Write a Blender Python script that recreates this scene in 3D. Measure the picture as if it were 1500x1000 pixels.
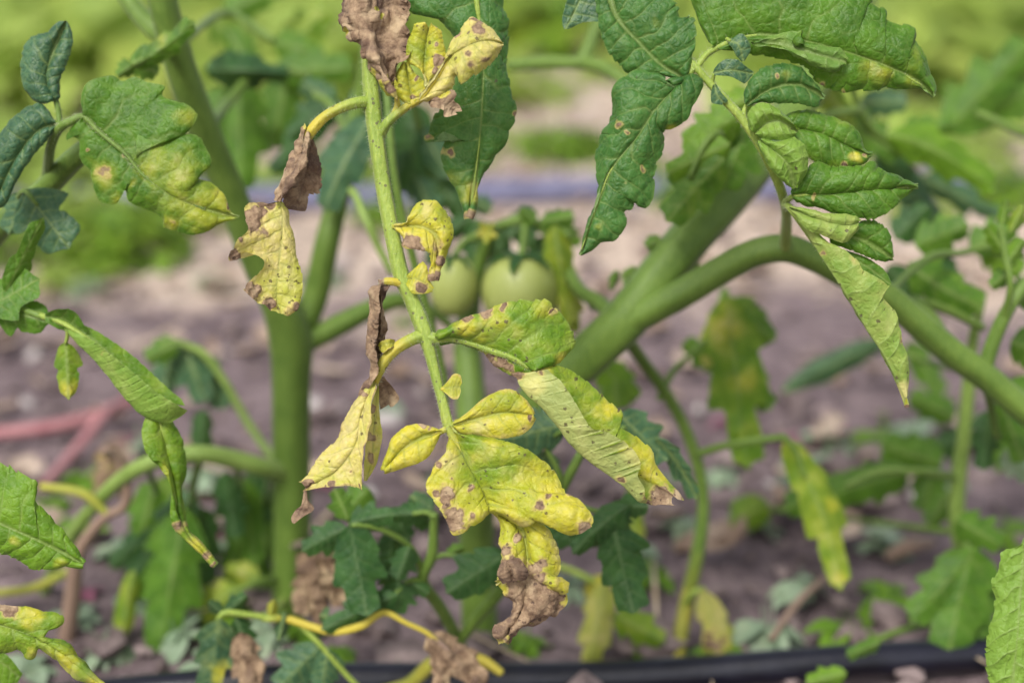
import bpy, math, random
import numpy as np
from mathutils import Vector

# ------------------------------------------------------------------ camera, sky, sun, exposure
for o in list(bpy.data.objects):
    bpy.data.objects.remove(o, do_unlink=True)
scene = bpy.context.scene
PITCH = math.radians(17.3)
CAM_H = 0.42
FPX = 1500 * 50 / 36.0
cam_data = bpy.data.cameras.new('camera')
cam_data.lens = 50; cam_data.sensor_width = 36
cam_data.clip_start = 0.01; cam_data.clip_end = 400
cam_data.dof.use_dof = True
cam_data.dof.focus_distance = 0.604
cam_data.dof.aperture_fstop = 3.2
cam_data.dof.aperture_blades = 7
cam = bpy.data.objects.new('camera', cam_data)
scene.collection.objects.link(cam)
cam.location = (0, 0, CAM_H)
cam.rotation_euler = (math.pi / 2 - PITCH, 0, 0)
scene.camera = cam

SUN_EL, SUN_AZ = math.radians(50), math.radians(207)      # soft light from high up, a little behind the camera
world = bpy.data.worlds.new('World'); scene.world = world
world.use_nodes = True
wn = world.node_tree.nodes; wl = world.node_tree.links
for n in list(wn): wn.remove(n)
sky = wn.new('ShaderNodeTexSky'); sky.sky_type = 'NISHITA'; sky.sun_disc = False
sky.sun_elevation = SUN_EL; sky.sun_rotation = SUN_AZ
sky.air_density = 1.0; sky.dust_density = 3.0; sky.ozone_density = 1.0
hs = wn.new('ShaderNodeHueSaturation'); hs.inputs['Saturation'].default_value = 0.34
bg = wn.new('ShaderNodeBackground'); bg.inputs['Strength'].default_value = 0.10
wo = wn.new('ShaderNodeOutputWorld')
wl.new(sky.outputs[0], hs.inputs['Color']); wl.new(hs.outputs[0], bg.inputs['Color']); wl.new(bg.outputs[0], wo.inputs[0])
sun_d = bpy.data.lights.new('sun', 'SUN'); sun_d.energy = 1.5; sun_d.angle = math.radians(16); sun_d.color = (1, 0.96, 0.9)
sun = bpy.data.objects.new('sun', sun_d); scene.collection.objects.link(sun)
sdir = Vector((math.sin(SUN_AZ) * math.cos(SUN_EL), math.cos(SUN_AZ) * math.cos(SUN_EL), math.sin(SUN_EL)))
sun.location = sdir * 10
sun.rotation_euler = sdir.to_track_quat('Z', 'Y').to_euler()
vs = scene.view_settings
vs.view_transform = 'Standard'; vs.look = 'None'; vs.gamma = 1.0; vs.use_curve_mapping = False
vs.exposure = 1.05

# ------------------------------------------------------------------ helpers
rng = np.random.default_rng(7); random.seed(7)
CP, SP = math.cos(PITCH), math.sin(PITCH)
CAM = np.array([0, 0, CAM_H]); FWD = np.array([0, CP, -SP]); UPV = np.array([0, SP, CP]); RGT = np.array([1., 0, 0])

def W(a):
    """rows of (x, y, depth): where a point stands, measured in the photograph, at its own distance"""
    a = np.asarray(a, float)
    x, y, d = a[..., 0:1], a[..., 1:2], a[..., 2:3]
    return CAM + FWD * d + RGT * (x - 750) / FPX * d - UPV * (y - 500) / FPX * d

def gdepth(py, z=0.0):
    return (CAM_H - z) / (SP + (py - 500) / FPX * CP)

def G(px, py, z=0.0):
    return W([px, py, gdepth(py, z)])

def _hash(ix, iy, iz, seed):
    h = (ix.astype(np.int64) * 374761393 + iy.astype(np.int64) * 668265263 + iz.astype(np.int64) * 2147483647 + seed * 1274126177) & 0xffffffff
    h = ((h ^ (h >> 13)) * 1274126177) & 0xffffffff
    h = (h ^ (h >> 16)) & 0xffffffff
    return h / 4294967295.0

def vnoise(p, scale, seed=0):
    """value noise in [-1, 1] at points p (N,3)"""
    p = np.asarray(p) * scale + 1000.0
    i = np.floor(p).astype(np.int64); f = p - i; f = f * f * (3 - 2 * f)
    r = 0
    for dx in (0, 1):
        for dy in (0, 1):
            for dz in (0, 1):
                w = (f[..., 0] if dx else 1 - f[..., 0]) * (f[..., 1] if dy else 1 - f[..., 1]) * (f[..., 2] if dz else 1 - f[..., 2])
                r = r + w * _hash(i[..., 0] + dx, i[..., 1] + dy, i[..., 2] + dz, seed)
    return r * 2 - 1

def fbm(p, scale, seed=0, octv=3):
    r = 0; a = 1.0; s = 0
    for k in range(octv):
        r = r + a * vnoise(p, scale * 2 ** k, seed + k * 17); s += a; a *= 0.5
    return r / s

def sstep(a, b, x):
    t = np.clip((x - a) / (b - a), 0, 1)
    return t * t * (3 - 2 * t)

def catmull(pts, u):
    """Catmull-Rom through pts (K,C) at u in [0, K-1]"""
    pts = np.asarray(pts, float); K = len(pts)
    if K == 2:
        return pts[0] + (pts[1] - pts[0]) * u[:, None]
    e = np.vstack([2 * pts[0] - pts[1], pts, 2 * pts[-1] - pts[-2]])
    i = np.clip(np.floor(u).astype(int), 0, K - 2); f = (u - i)[:, None]
    p0, p1, p2, p3 = e[i], e[i + 1], e[i + 2], e[i + 3]
    return 0.5 * (2 * p1 + (p2 - p0) * f + (2 * p0 - 5 * p1 + 4 * p2 - p3) * f ** 2 + (3 * p1 - p0 - 3 * p2 + p3) * f ** 3)

COL = scene.collection
def mesh_obj(name, verts, quads, mat, parent=None, attr=None, origin=None, tris=None):
    verts = np.asarray(verts, np.float32)
    if origin is None: origin = verts.mean(0)
    me = bpy.data.meshes.new(name)
    nq = len(quads) if quads is not None else 0; nt = len(tris) if tris is not None else 0
    me.vertices.add(len(verts)); me.vertices.foreach_set('co', (verts - np.asarray(origin, np.float32)).astype(np.float32).ravel())
    li = []
    if nq: li.append(np.asarray(quads, np.int32).ravel())
    if nt: li.append(np.asarray(tris, np.int32).ravel())
    li = np.concatenate(li)
    me.loops.add(len(li)); me.loops.foreach_set('vertex_index', li)
    me.polygons.add(nq + nt)
    ls = np.concatenate([np.arange(nq) * 4, nq * 4 + np.arange(nt) * 3]).astype(np.int32)
    me.polygons.foreach_set('loop_start', ls)
    me.polygons.foreach_set('use_smooth', np.ones(nq + nt, bool))
    me.update(calc_edges=True)
    if attr is not None:
        a = me.color_attributes.new('dis', 'FLOAT_COLOR', 'POINT')
        a.data.foreach_set('color', np.asarray(attr, np.float32).ravel())
    me.materials.append(mat)
    o = bpy.data.objects.new(name, me); COL.objects.link(o)
    o.location = [float(v) for v in origin]
    if parent is not None:
        o.parent = parent
        w = Vector((0, 0, 0)); p = parent
        while p is not None:
            w += Vector(p.location); p = p.parent
        o.location = Vector([float(v) for v in origin]) - w
    return o

def empty(name, loc):
    o = bpy.data.objects.new(name, None); COL.objects.link(o); o.location = [float(v) for v in loc]
    o.empty_display_size = 0.02
    return o

def tag(o, label=None, cat=None, group=None, kind=None):
    if label: o['label'] = label
    if cat: o['category'] = cat
    if group: o['group'] = group
    if kind: o['kind'] = kind
    return o

# ------------------------------------------------------------------ materials
class NT:
    def __init__(s, name):
        s.m = bpy.data.materials.new(name); s.m.use_nodes = True
        s.n = s.m.node_tree.nodes; s.l = s.m.node_tree.links
        for n in list(s.n): s.n.remove(n)
        s.out = s.n.new('ShaderNodeOutputMaterial')
    def node(s, t, **kw):
        n = s.n.new(t)
        for k, v in kw.items(): setattr(n, k, v)
        return n
    def put(s, sock, v):
        if hasattr(v, 'is_output') or isinstance(v, bpy.types.NodeSocket): s.l.new(v, sock)
        elif isinstance(v, (tuple, list)) and len(v) == 3 and sock.type == 'RGBA': sock.default_value = (*v, 1)
        else: sock.default_value = v
    def mix(s, f, a, b):
        n = s.node('ShaderNodeMix', data_type='RGBA'); s.put(n.inputs[0], f); s.put(n.inputs[6], a); s.put(n.inputs[7], b)
        return n.outputs[2]
    def math(s, op, a, b=0.0, c=None, clamp=False):
        n = s.node('ShaderNodeMath', operation=op, use_clamp=clamp); s.put(n.inputs[0], a); s.put(n.inputs[1], b)
        if c is not None: s.put(n.inputs[2], c)
        return n.outputs[0]
    def step(s, x, a, b):
        n = s.node('ShaderNodeMapRange', interpolation_type='SMOOTHSTEP'); s.put(n.inputs[0], x); s.put(n.inputs[1], a); s.put(n.inputs[2], b)
        return n.outputs[0]
    def noise(s, vec, scale, detail=3, rough=0.55):
        n = s.node('ShaderNodeTexNoise'); s.put(n.inputs['Vector'], vec); n.inputs['Scale'].default_value = scale
        n.inputs['Detail'].default_value = detail; n.inputs['Roughness'].default_value = rough
        return n.outputs[0]
    def coords(s):
        tc = s.node('ShaderNodeTexCoord'); oi = s.node('ShaderNodeObjectInfo')
        v = s.node('ShaderNodeVectorMath', operation='ADD')
        s.l.new(tc.outputs['Object'], v.inputs[0])
        m = s.math('MULTIPLY', oi.outputs['Random'], 7.0)
        s.l.new(m, v.inputs[1])
        return v.outputs[0], oi.outputs['Random']

def leaf_material(name, ga, gb, under, vein=(0.24, 0.31, 0.09), gloss=0.42, yel=(0.60, 0.53, 0.035), trans=0.28, spec=0.28):
    t = NT(name); vec, rnd = t.coords()
    at = t.node('ShaderNodeAttribute', attribute_name='dis')
    sp = t.node('ShaderNodeSeparateColor'); t.l.new(at.outputs['Color'], sp.inputs[0])
    Y, B, V, S = sp.outputs[0], sp.outputs[1], sp.outputs[2], at.outputs['Alpha']
    n1 = t.noise(vec, 95, 4); n2 = t.noise(vec, 420, 3); n3 = t.noise(vec, 1500, 2)
    green = t.mix(t.step(n1, 0.33, 0.67), ga, gb)
    green = t.mix(t.math('MULTIPLY', t.step(n2, 0.5, 0.75), 0.25), green, (gb[0] * 1.5, gb[1] * 1.25, gb[2] * 1.2))
    # net of fine veins
    dvn = t.node('ShaderNodeVectorMath', operation='ADD'); t.put(dvn.inputs[0], vec)
    nn = t.node('ShaderNodeTexNoise'); t.put(nn.inputs['Vector'], vec); nn.inputs['Scale'].default_value = 260
    sc = t.node('ShaderNodeVectorMath', operation='SCALE'); t.l.new(nn.outputs['Color'], sc.inputs[0]); sc.inputs['Scale'].default_value = 0.0035
    t.l.new(sc.outputs[0], dvn.inputs[1])
    ve = t.node('ShaderNodeTexVoronoi', feature='DISTANCE_TO_EDGE'); t.put(ve.inputs['Vector'], dvn.outputs[0]); ve.inputs['Scale'].default_value = 300
    net = t.step(ve.outputs['Distance'], 0.16, 0.02)
    netd = t.step(ve.outputs['Distance'], 0.0, 0.30)
    green = t.mix(t.math('MULTIPLY', net, 0.12), green, vein)
    green = t.mix(t.math('MULTIPLY', V, 0.6), green, vein)
    # pale flecks
    fl = t.node('ShaderNodeTexVoronoi'); t.put(fl.inputs['Vector'], vec); fl.inputs['Scale'].default_value = 110
    fc = t.node('ShaderNodeSeparateColor'); t.l.new(fl.outputs['Color'], fc.inputs[0])
    fm = t.math('MULTIPLY', t.step(fl.outputs['Distance'], 0.10, 0.03), t.step(fc.outputs[0], 0.80, 0.84))
    green = t.mix(t.math('MULTIPLY', fm, 0.45), green, (0.42, 0.42, 0.16))
    ycol = t.mix(t.step(n2, 0.35, 0.75), yel, (0.64, 0.57, 0.12))
    n0 = t.noise(vec, 45, 4)
    ycol = t.mix(t.math('MULTIPLY', t.step(n0, 0.42, 0.62), 0.65), ycol, (0.36, 0.42, 0.022))
    ycol = t.mix(t.math('MULTIPLY', t.step(n1, 0.52, 0.72), 0.6), ycol, (0.62, 0.54, 0.25))
    ycol = t.mix(t.math('MULTIPLY', net, 0.14), ycol, (0.36, 0.31, 0.08))
    ycol = t.mix(t.math('MULTIPLY', V, 0.42), ycol, (0.30, 0.30, 0.10))
    yn = t.math('ADD', Y, t.math('MULTIPLY', t.math('SUBTRACT', n1, 0.5), 0.9))
    yf = t.step(yn, 0.0, 1.0)
    yf = t.math('MULTIPLY', yf, t.step(Y, 0.0, 0.12))
    yf = t.math('MULTIPLY', yf, t.math('SUBTRACT', 1.0, t.math('MULTIPLY', V, 0.3)))
    c = t.mix(yf, green, ycol)
    # underside is paler
    geo = t.node('ShaderNodeNewGeometry')
    und = t.mix(yf, under, (0.62, 0.60, 0.26))
    und = t.mix(t.math('MULTIPLY', V, 0.35), und, (0.30, 0.34, 0.16))
    c = t.mix(geo.outputs['Backfacing'], c, t.mix(0.66, c, und))
    # dead tissue
    bn = t.math('ADD', t.math('MULTIPLY', B, 1.5), t.math('MULTIPLY', t.math('SUBTRACT', t.noise(vec, 160, 6, 0.65), 0.5), 1.4))
    bn = t.math('ADD', bn, t.math('MULTIPLY', t.math('SUBTRACT', n2, 0.5), 0.35))
    bf = t.math('MULTIPLY', t.step(bn, 0.50, 0.92), t.step(B, 0.02, 0.15))
    rim = t.math('MULTIPLY', t.step(bn, 0.15, 0.66), t.step(B, 0.02, 0.15))
    c = t.mix(t.math('MULTIPLY', rim, 0.6), c, (0.62, 0.47, 0.17))
    n4 = t.noise(vec, 70, 5, 0.6); n5 = t.noise(vec, 210, 4, 0.65)
    br = t.mix(t.step(n5, 0.30, 0.68), (0.135, 0.080, 0.048), (0.34, 0.235, 0.142))
    br = t.mix(t.math('MULTIPLY', t.step(n4, 0.50, 0.66), 0.75), br, (0.49, 0.37, 0.225))
    br = t.mix(t.math('MULTIPLY', t.step(n4, 0.47, 0.34), 0.75), br, (0.105, 0.064, 0.048))
    br = t.mix(t.math('MULTIPLY', t.step(n3, 0.5, 0.75), 0.25), br, (0.43, 0.32, 0.205))
    br = t.mix(t.math('MULTIPLY', V, 0.35), br, (0.10, 0.065, 0.05))
    br = t.mix(t.math('MULTIPLY', t.math('MULTIPLY', t.step(bn, 1.05, 0.70), t.step(B, 0.99, 0.9)), 0.65), br, (0.09, 0.052, 0.038))
    c = t.mix(bf, c, br)
    # dark specks
    vo = t.node('ShaderNodeTexVoronoi'); t.put(vo.inputs['Vector'], vec); vo.inputs['Scale'].default_value = 430
    vc = t.node('ShaderNodeSeparateColor'); t.l.new(vo.outputs['Color'], vc.inputs[0])
    thr = t.math('MULTIPLY', t.math('POWER', vc.outputs[1], 1.8), 0.40)
    dist = t.math('ADD', vo.outputs['Distance'], t.math('MULTIPLY', t.math('SUBTRACT', n3, 0.5), 0.7))
    sm = t.math('LESS_THAN', dist, thr)
    sm = t.math('MULTIPLY', sm, t.math('LESS_THAN', vc.outputs[0], t.math('MULTIPLY', S, t.math('MULTIPLY', t.step(n0, 0.36, 0.62), 1.7))))
    c = t.mix(t.math('MULTIPLY', sm, 0.8), c, (0.075, 0.045, 0.035))
    bs = t.node('ShaderNodeBsdfPrincipled'); t.put(bs.inputs['Base Color'], c)
    t.put(bs.inputs['Roughness'], t.math('ADD', gloss, t.math('MULTIPLY', bf, 0.35), clamp=True))
    bs.inputs['Specular IOR Level'].default_value = spec
    bs.inputs['Sheen Weight'].default_value = 0.035; bs.inputs['Sheen Roughness'].default_value = 0.45
    bh = t.math('ADD', t.math('MULTIPLY', n3, 0.35), t.math('MULTIPLY', n2, 0.65))
    bh = t.math('SUBTRACT', bh, t.math('MULTIPLY', V, 0.3))
    bh = t.math('ADD', bh, t.math('MULTIPLY', netd, 0.3))
    bp = t.node('ShaderNodeBump'); bp.inputs['Strength'].default_value = 0.55; bp.inputs['Distance'].default_value = 0.0011
    t.put(bp.inputs['Height'], bh); t.l.new(bp.outputs[0], bs.inputs['Normal'])
    tr = t.node('ShaderNodeBsdfTranslucent')
    tcol = t.mix(0.5, c, t.mix(yf, (0.22, 0.34, 0.02), (0.6, 0.55, 0.05)))
    tcol = t.mix(bf, tcol, c)
    t.put(tr.inputs['Color'], tcol)
    ms = t.node('ShaderNodeMixShader')
    t.put(ms.inputs[0], t.math('MULTIPLY', t.math('SUBTRACT', 1.0, t.math('MULTIPLY', bf, 0.7)), trans))
    t.l.new(bs.outputs[0], ms.inputs[1]); t.l.new(tr.outputs[0], ms.inputs[2]); t.l.new(ms.outputs[0], t.out.inputs[0])
    return t.m

M = {}
M['dark'] = leaf_material('leaf_dark_green', (0.018, 0.066, 0.018), (0.036, 0.112, 0.024), (0.14, 0.24, 0.07), vein=(0.13, 0.20, 0.08), gloss=0.40)
M['mid'] = leaf_material('leaf_mid_green', (0.046, 0.132, 0.009), (0.088, 0.208, 0.015), (0.17, 0.30, 0.06))
M['light'] = leaf_material('leaf_light_green', (0.088, 0.200, 0.009), (0.145, 0.285, 0.016), (0.22, 0.36, 0.06))
M['blue'] = leaf_material('leaf_blue_green', (0.026, 0.080, 0.038), (0.050, 0.125, 0.060), (0.19, 0.27, 0.15), gloss=0.36, trans=0.15)
M['cool'] = leaf_material('leaf_cool_green', (0.030, 0.108, 0.020), (0.060, 0.170, 0.032), (0.22, 0.34, 0.12))
M['roll'] = leaf_material('leaf_sick_rolled', (0.088, 0.200, 0.009), (0.145, 0.285, 0.016), (0.42, 0.46, 0.17))
M['pale'] = leaf_material('leaf_bleached_yellow', (0.25, 0.30, 0.05), (0.34, 0.38, 0.08), (0.5, 0.48, 0.22), yel=(0.66, 0.56, 0.22))
M['weed'] = leaf_material('leaf_grey_green', (0.20, 0.29, 0.18), (0.30, 0.38, 0.27), (0.32, 0.40, 0.28), trans=0.15)
M['redweed'] = leaf_material('leaf_magenta_weed', (0.26, 0.07, 0.13), (0.36, 0.13, 0.20), (0.3, 0.15, 0.2), vein=(0.3, 0.15, 0.2), trans=0.2)
M['field'] = leaf_material('leaf_field_green', (0.32, 0.46, 0.09), (0.46, 0.60, 0.15), (0.44, 0.57, 0.18), trans=0.5, spec=0.15)

def stem_material(name, ca, cb, cy=None, speck=0.0):
    t = NT(name); vec, rnd = t.coords()
    at = t.node('ShaderNodeAttribute', attribute_name='dis')
    sp = t.node('ShaderNodeSeparateColor'); t.l.new(at.outputs['Color'], sp.inputs[0])
    n1 = t.noise(vec, 60, 4); n2 = t.noise(vec, 600, 3)
    mp = t.node('ShaderNodeMapping'); t.put(mp.inputs['Vector'], vec); mp.inputs['Scale'].default_value = (900, 900, 60)
    n3 = t.noise(mp.outputs[0], 1.0, 2)
    c = t.mix(t.step(n1, 0.3, 0.7), ca, cb)
    c = t.mix(t.math('MULTIPLY', t.step(n3, 0.45, 0.7), 0.45), c, (cb[0] * 1.5, cb[1] * 1.35, cb[2] * 1.5))
    c = t.mix(t.step(t.math('ADD', sp.outputs[0], t.math('MULTIPLY', t.math('SUBTRACT', n1, 0.5), 0.5)), 0.2, 0.8), c, (0.44, 0.36, 0.04))
    c = t.mix(t.step(t.math('ADD', sp.outputs[1], t.math('MULTIPLY', t.math('SUBTRACT', n2, 0.5), 0.6)), 0.4, 0.6), c, (0.24, 0.16, 0.115))
    vo = t.node('ShaderNodeTexVoronoi'); t.put(vo.inputs['Vector'], vec); vo.inputs['Scale'].default_value = 420
    vc = t.node('ShaderNodeSeparateColor'); t.l.new(vo.outputs['Color'], vc.inputs[0])
    sm = t.math('LESS_THAN', t.math('ADD', vo.outputs['Distance'], t.math('MULTIPLY', n2, 0.2)), t.math('MULTIPLY', vc.outputs[1], 0.42))
    sm = t.math('MULTIPLY', sm, t.math('LESS_THAN', vc.outputs[0], at.outputs['Alpha']))
    c = t.mix(t.math('MULTIPLY', sm, 0.7), c, (0.08, 0.055, 0.045))
    bs = t.node('ShaderNodeBsdfPrincipled'); t.put(bs.inputs['Base Color'], c)
    bs.inputs['Roughness'].default_value = 0.5; bs.inputs['Specular IOR Level'].default_value = 0.35
    bs.inputs['Sheen Weight'].default_value = 0.12; bs.inputs['Sheen Roughness'].default_value = 0.4
    bs.inputs['Subsurface Weight'].default_value = 0.0
    bp = t.node('ShaderNodeBump'); bp.inputs['Strength'].default_value = 0.55; bp.inputs['Distance'].default_value = 0.0007
    t.put(bp.inputs['Height'], t.math('ADD', n2, n3)); t.l.new(bp.outputs[0], bs.inputs['Normal'])
    t.l.new(bs.outputs[0], t.out.inputs[0])
    return t.m
M['stem'] = stem_material('stem_green', (0.084, 0.150, 0.020), (0.122, 0.200, 0.030))
M['rachis'] = stem_material('leaf_stalk_green', (0.19, 0.275, 0.036), (0.26, 0.345, 0.058))
M['paled'] = stem_material('stem_pale_green', (0.16, 0.25, 0.045), (0.22, 0.32, 0.07))
M['redstem'] = stem_material('stem_red', (0.30, 0.115, 0.125), (0.40, 0.19, 0.19))

def simple_material(name, ca, cb, scale, rough=0.6, spec=0.3, bump=0.0, bd=0.002, extra=None):
    t = NT(name); vec, rnd = t.coords()
    n1 = t.noise(vec, scale, 5); n2 = t.noise(vec, scale * 7, 3)
    c = t.mix(t.step(n1, 0.3, 0.7), ca, cb)
    if extra: c = t.mix(t.math('MULTIPLY', t.step(n2, 0.55, 0.72), 0.6), c, extra)
    bs = t.node('ShaderNodeBsdfPrincipled'); t.put(bs.inputs['Base Color'], c)
    bs.inputs['Roughness'].default_value = rough; bs.inputs['Specular IOR Level'].default_value = spec
    if bump:
        bp = t.node('ShaderNodeBump'); bp.inputs['Strength'].default_value = bump; bp.inputs['Distance'].default_value = bd
        t.put(bp.inputs['Height'], t.math('ADD', n1, n2)); t.l.new(bp.outputs[0], bs.inputs['Normal'])
    t.l.new(bs.outputs[0], t.out.inputs[0])
    return t.m
M['fruit'] = simple_material('unripe_tomato_skin', (0.30, 0.345, 0.085), (0.35, 0.395, 0.115), 40, rough=0.36, spec=0.4, extra=(0.40, 0.44, 0.15))
M['hair'] = simple_material('plant_hair', (0.42, 0.46, 0.26), (0.5, 0.54, 0.34), 200, rough=0.5)
M['pipe'] = simple_material('black_polythene', (0.004, 0.004, 0.008), (0.009, 0.009, 0.018), 30, rough=0.3, spec=0.5, bump=0.15)
M['pipe_sky_tint'] = simple_material('black_plastic_sky_tint', (0.10, 0.10, 0.17), (0.15, 0.15, 0.24), 30, rough=0.4, spec=0.5)  # blue of the reflected sky is put into the far pipe's base colour
M['petal'] = simple_material('yellow_petal', (0.75, 0.60, 0.03), (0.85, 0.70, 0.06), 300, rough=0.5)
M['straw'] = simple_material('dry_straw', (0.38, 0.29, 0.19), (0.52, 0.42, 0.30), 60, rough=0.8)
M['clod'] = simple_material('soil_clod', (0.075, 0.055, 0.055), (0.29, 0.225, 0.215), 25, rough=0.95, spec=0.15, bump=0.6)
M['litter'] = simple_material('dry_leaf_litter', (0.20, 0.13, 0.09), (0.46, 0.37, 0.30), 25, rough=0.9)
M['stone'] = simple_material('pale_stone', (0.36, 0.32, 0.31), (0.48, 0.44, 0.42), 60, rough=0.85, bump=0.3)

def soil_material():
    t = NT('garden_soil')
    g = t.node('ShaderNodeNewGeometry'); vec = g.outputs['Position']
    sp = t.node('ShaderNodeSeparateXYZ'); t.l.new(vec, sp.inputs[0])
    n1 = t.noise(vec, 5, 5, 0.6); n2 = t.noise(vec, 28, 5, 0.65); n3 = t.noise(vec, 140, 4, 0.65)
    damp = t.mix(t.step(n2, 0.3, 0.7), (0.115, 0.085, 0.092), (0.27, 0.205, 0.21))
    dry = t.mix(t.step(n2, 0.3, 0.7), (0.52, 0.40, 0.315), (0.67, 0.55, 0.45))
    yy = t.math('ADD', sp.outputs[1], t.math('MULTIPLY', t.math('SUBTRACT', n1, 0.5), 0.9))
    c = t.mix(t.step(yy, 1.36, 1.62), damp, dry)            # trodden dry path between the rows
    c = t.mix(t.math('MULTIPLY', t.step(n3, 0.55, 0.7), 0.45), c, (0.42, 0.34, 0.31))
    c = t.mix(t.math('MULTIPLY', t.step(n3, 0.45, 0.3), 0.5), c, (0.06, 0.045, 0.042))
    bs = t.node('ShaderNodeBsdfPrincipled'); t.put(bs.inputs['Base Color'], c)
    bs.inputs['Roughness'].default_value = 0.95; bs.inputs['Specular IOR Level'].default_value = 0.15
    bp = t.node('ShaderNodeBump'); bp.inputs['Strength'].default_value = 0.8; bp.inputs['Distance'].default_value = 0.01
    t.put(bp.inputs['Height'], t.math('ADD', n2, n3)); t.l.new(bp.outputs[0], bs.inputs['Normal'])
    t.l.new(bs.outputs[0], t.out.inputs[0])
    return t.m
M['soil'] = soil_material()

# ------------------------------------------------------------------ shapes
def grid_quads(nu, nv, off=0, wrap=False):
    i = np.arange(nu - 1)[:, None]; j = np.arange(nv if wrap else nv - 1)[None, :]
    a = i * nv + j; b = i * nv + (j + 1) % nv
    return np.stack([a, b, b + nv, a + nv], -1).reshape(-1, 4) + off

def rail(rows, t):
    """edge points given as (t, ...): spline value at each t"""
    rows = np.asarray(rows, float)
    tt = rows[:, 0].copy()
    for i in range(1, len(tt)): tt[i] = max(tt[i], tt[i - 1] + 1e-4)
    u = np.interp(t, tt, np.arange(len(tt)))
    return catmull(rows[:, 1:], u)

SEED = [0]
def leaf(parent, D, mid, L, R, mat='mid', px=1.5, veins=6, pk=0.8, teeth=0.03, nteeth=14, bulge=(0, 0), yel=0.0, brn=0.0,
         spot=0.0, paints=(), edge_y=0.0, edge_b=0.0, crinkle=0.0, wave=1.2, flip=False, sweep=0.18, name='leaflet', label=None, cap=160):
    """One leaf blade: midrib (x, y, mm) and two edges (t, x, y, mm [, crease x, y, mm]); mm is counted from depth D, minus = nearer.
    The rows between midrib and edge follow the side veins; the surface is quilted between veins and dead tissue crumples."""
    SEED[0] += 1; seed = SEED[0] * 31
    mid = np.array([(p[0], p[1], (p[2] if len(p) > 2 else 0.0)) for p in mid], float)
    K = len(mid)
    def prep(rows, bl):
        o = []
        for r in rows:
            t = r[0]; e = np.array([r[1], r[2], r[3] if len(r) > 3 else 0.0])
            m = catmull(mid, np.array([t * (K - 1)]))[0]
            if len(r) <= 3: e[2] += m[2]
            c = np.array(r[4:7]) if len(r) > 4 else (m + e) / 2 + np.array([0, 0, bl])
            o.append((t, *e, *c))
        return o
    Lr, Rr = prep(L, bulge[0]), prep(R, bulge[1])
    tf = np.linspace(0, 1, 1200)
    md = catmull(mid, tf * (K - 1))
    eL, eR = rail(Lr, tf), rail(Rr, tf)
    seg = sum(np.linalg.norm(np.diff(a[:, :2], axis=0), axis=1) for a in (eL, eR)) * 0.5 + np.linalg.norm(np.diff(md[:, :2], axis=0), axis=1) * 0.6
    cum = np.concatenate([[0], np.cumsum(seg)])
    nu = int(np.clip(cum[-1] / px, 14, cap * 2)); t = np.interp(np.linspace(0, cum[-1], nu), cum, tf)
    md = catmull(mid, t * (K - 1)); eL, eR = rail(Lr, t), rail(Rr, t)
    wl_, wr_ = (np.linalg.norm(e[:, :2] - md[:, :2], axis=1) for e in (eL, eR))
    nv = int(np.clip(max(np.percentile(wl_, 90), np.percentile(wr_, 90)) / px, 6, cap))
    v = np.linspace(0, 1, nv)
    sarc = np.linspace(0, 1, nu)
    pos = []
    for e, sd in ((eL, 0), (eR, 1)):
        E, C = e[:, :3].copy(), e[:, 3:6]
        if teeth:
            wob = vnoise(np.stack([sarc * nteeth, np.full(nu, sd * 9.3 + seed), np.zeros(nu)], -1), 1.0, seed)
            saw = 1 - ((sarc * nteeth + 0.5 * wob) % 1.0) ** 1.6
            f = 1 + teeth * (saw - 0.5) * 2 * np.sin(np.pi * np.clip(t, 0.02, 0.98)) + 0.5 * teeth * wob
            E = md + (E - md) * f[:, None]
        B = 2 * C - (md + E) / 2
        vv = v[None, :, None]
        P = (1 - vv) ** 2 * md[:, None] + 2 * vv * (1 - vv) * B[:, None] + vv ** 2 * E[:, None]
        pos.append(P)
    PP = np.concatenate([pos[0][:, :0:-1], pos[1]], 1)          # nu x (2nv-1) x 3 : px, px, mm
    vs_ = np.concatenate([-v[:0:-1], v]); av = np.abs(vs_)[None, :]
    ncol = len(vs_)
    Wd = W(np.concatenate([PP[..., :2], D + PP[..., 2:3] / 1000.0], -1))
    mmp = np.concatenate([PP[..., :2] * D / FPX * 1000, PP[..., 2:3]], -1)   # rough mm space
    # veins and quilting
    side = np.where(vs_ < 0, 0, 1)[None, :]
    wmm = np.where(side == 0, wl_[:, None], wr_[:, None]) * D / FPX * 1000 + 1e-3
    warp = 0.42 * vnoise(mmp, 0.07, seed + 1) + 0.12 * vnoise(mmp, 0.22, seed + 11)
    q = (t[:, None] - sweep * av * (1 - t[:, None])) * veins + warp + side * 0.45
    fq = q % 1.0; dv = np.minimum(fq, 1 - fq)
    lenmm = max(np.linalg.norm(np.diff(md[:, :2], axis=0), axis=1).sum() * D / FPX * 1000, 4)
    gap = lenmm / veins
    pk = pk * float(np.clip(gap / 9.0, 0.22, 1.0)) * 0.8
    amp = 0.75 + 0.5 * vnoise(mmp, 0.08, seed + 12)
    bump1 = np.sin(np.pi * fq) ** 0.7
    q2 = av * wmm / (gap * 0.8) + 0.5 * vnoise(mmp, 0.12, seed + 2) + np.floor(q) * 0.37
    f2 = q2 % 1.0; bump2 = np.sin(np.pi * f2) ** 0.8
    q3 = vnoise(mmp, 0.42, seed + 3)
    h = pk * (amp * (0.50 * bump1 + 0.40 * bump1 * bump2) + 0.22 * q3 + 0.45 * vnoise(mmp, 0.17, seed + 13))
    rib = np.exp(-(av * wmm / 0.9) ** 2)
    h = h * sstep(-0.04, 0.24, av + 0 * h) - 0.18 * pk * rib
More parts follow.
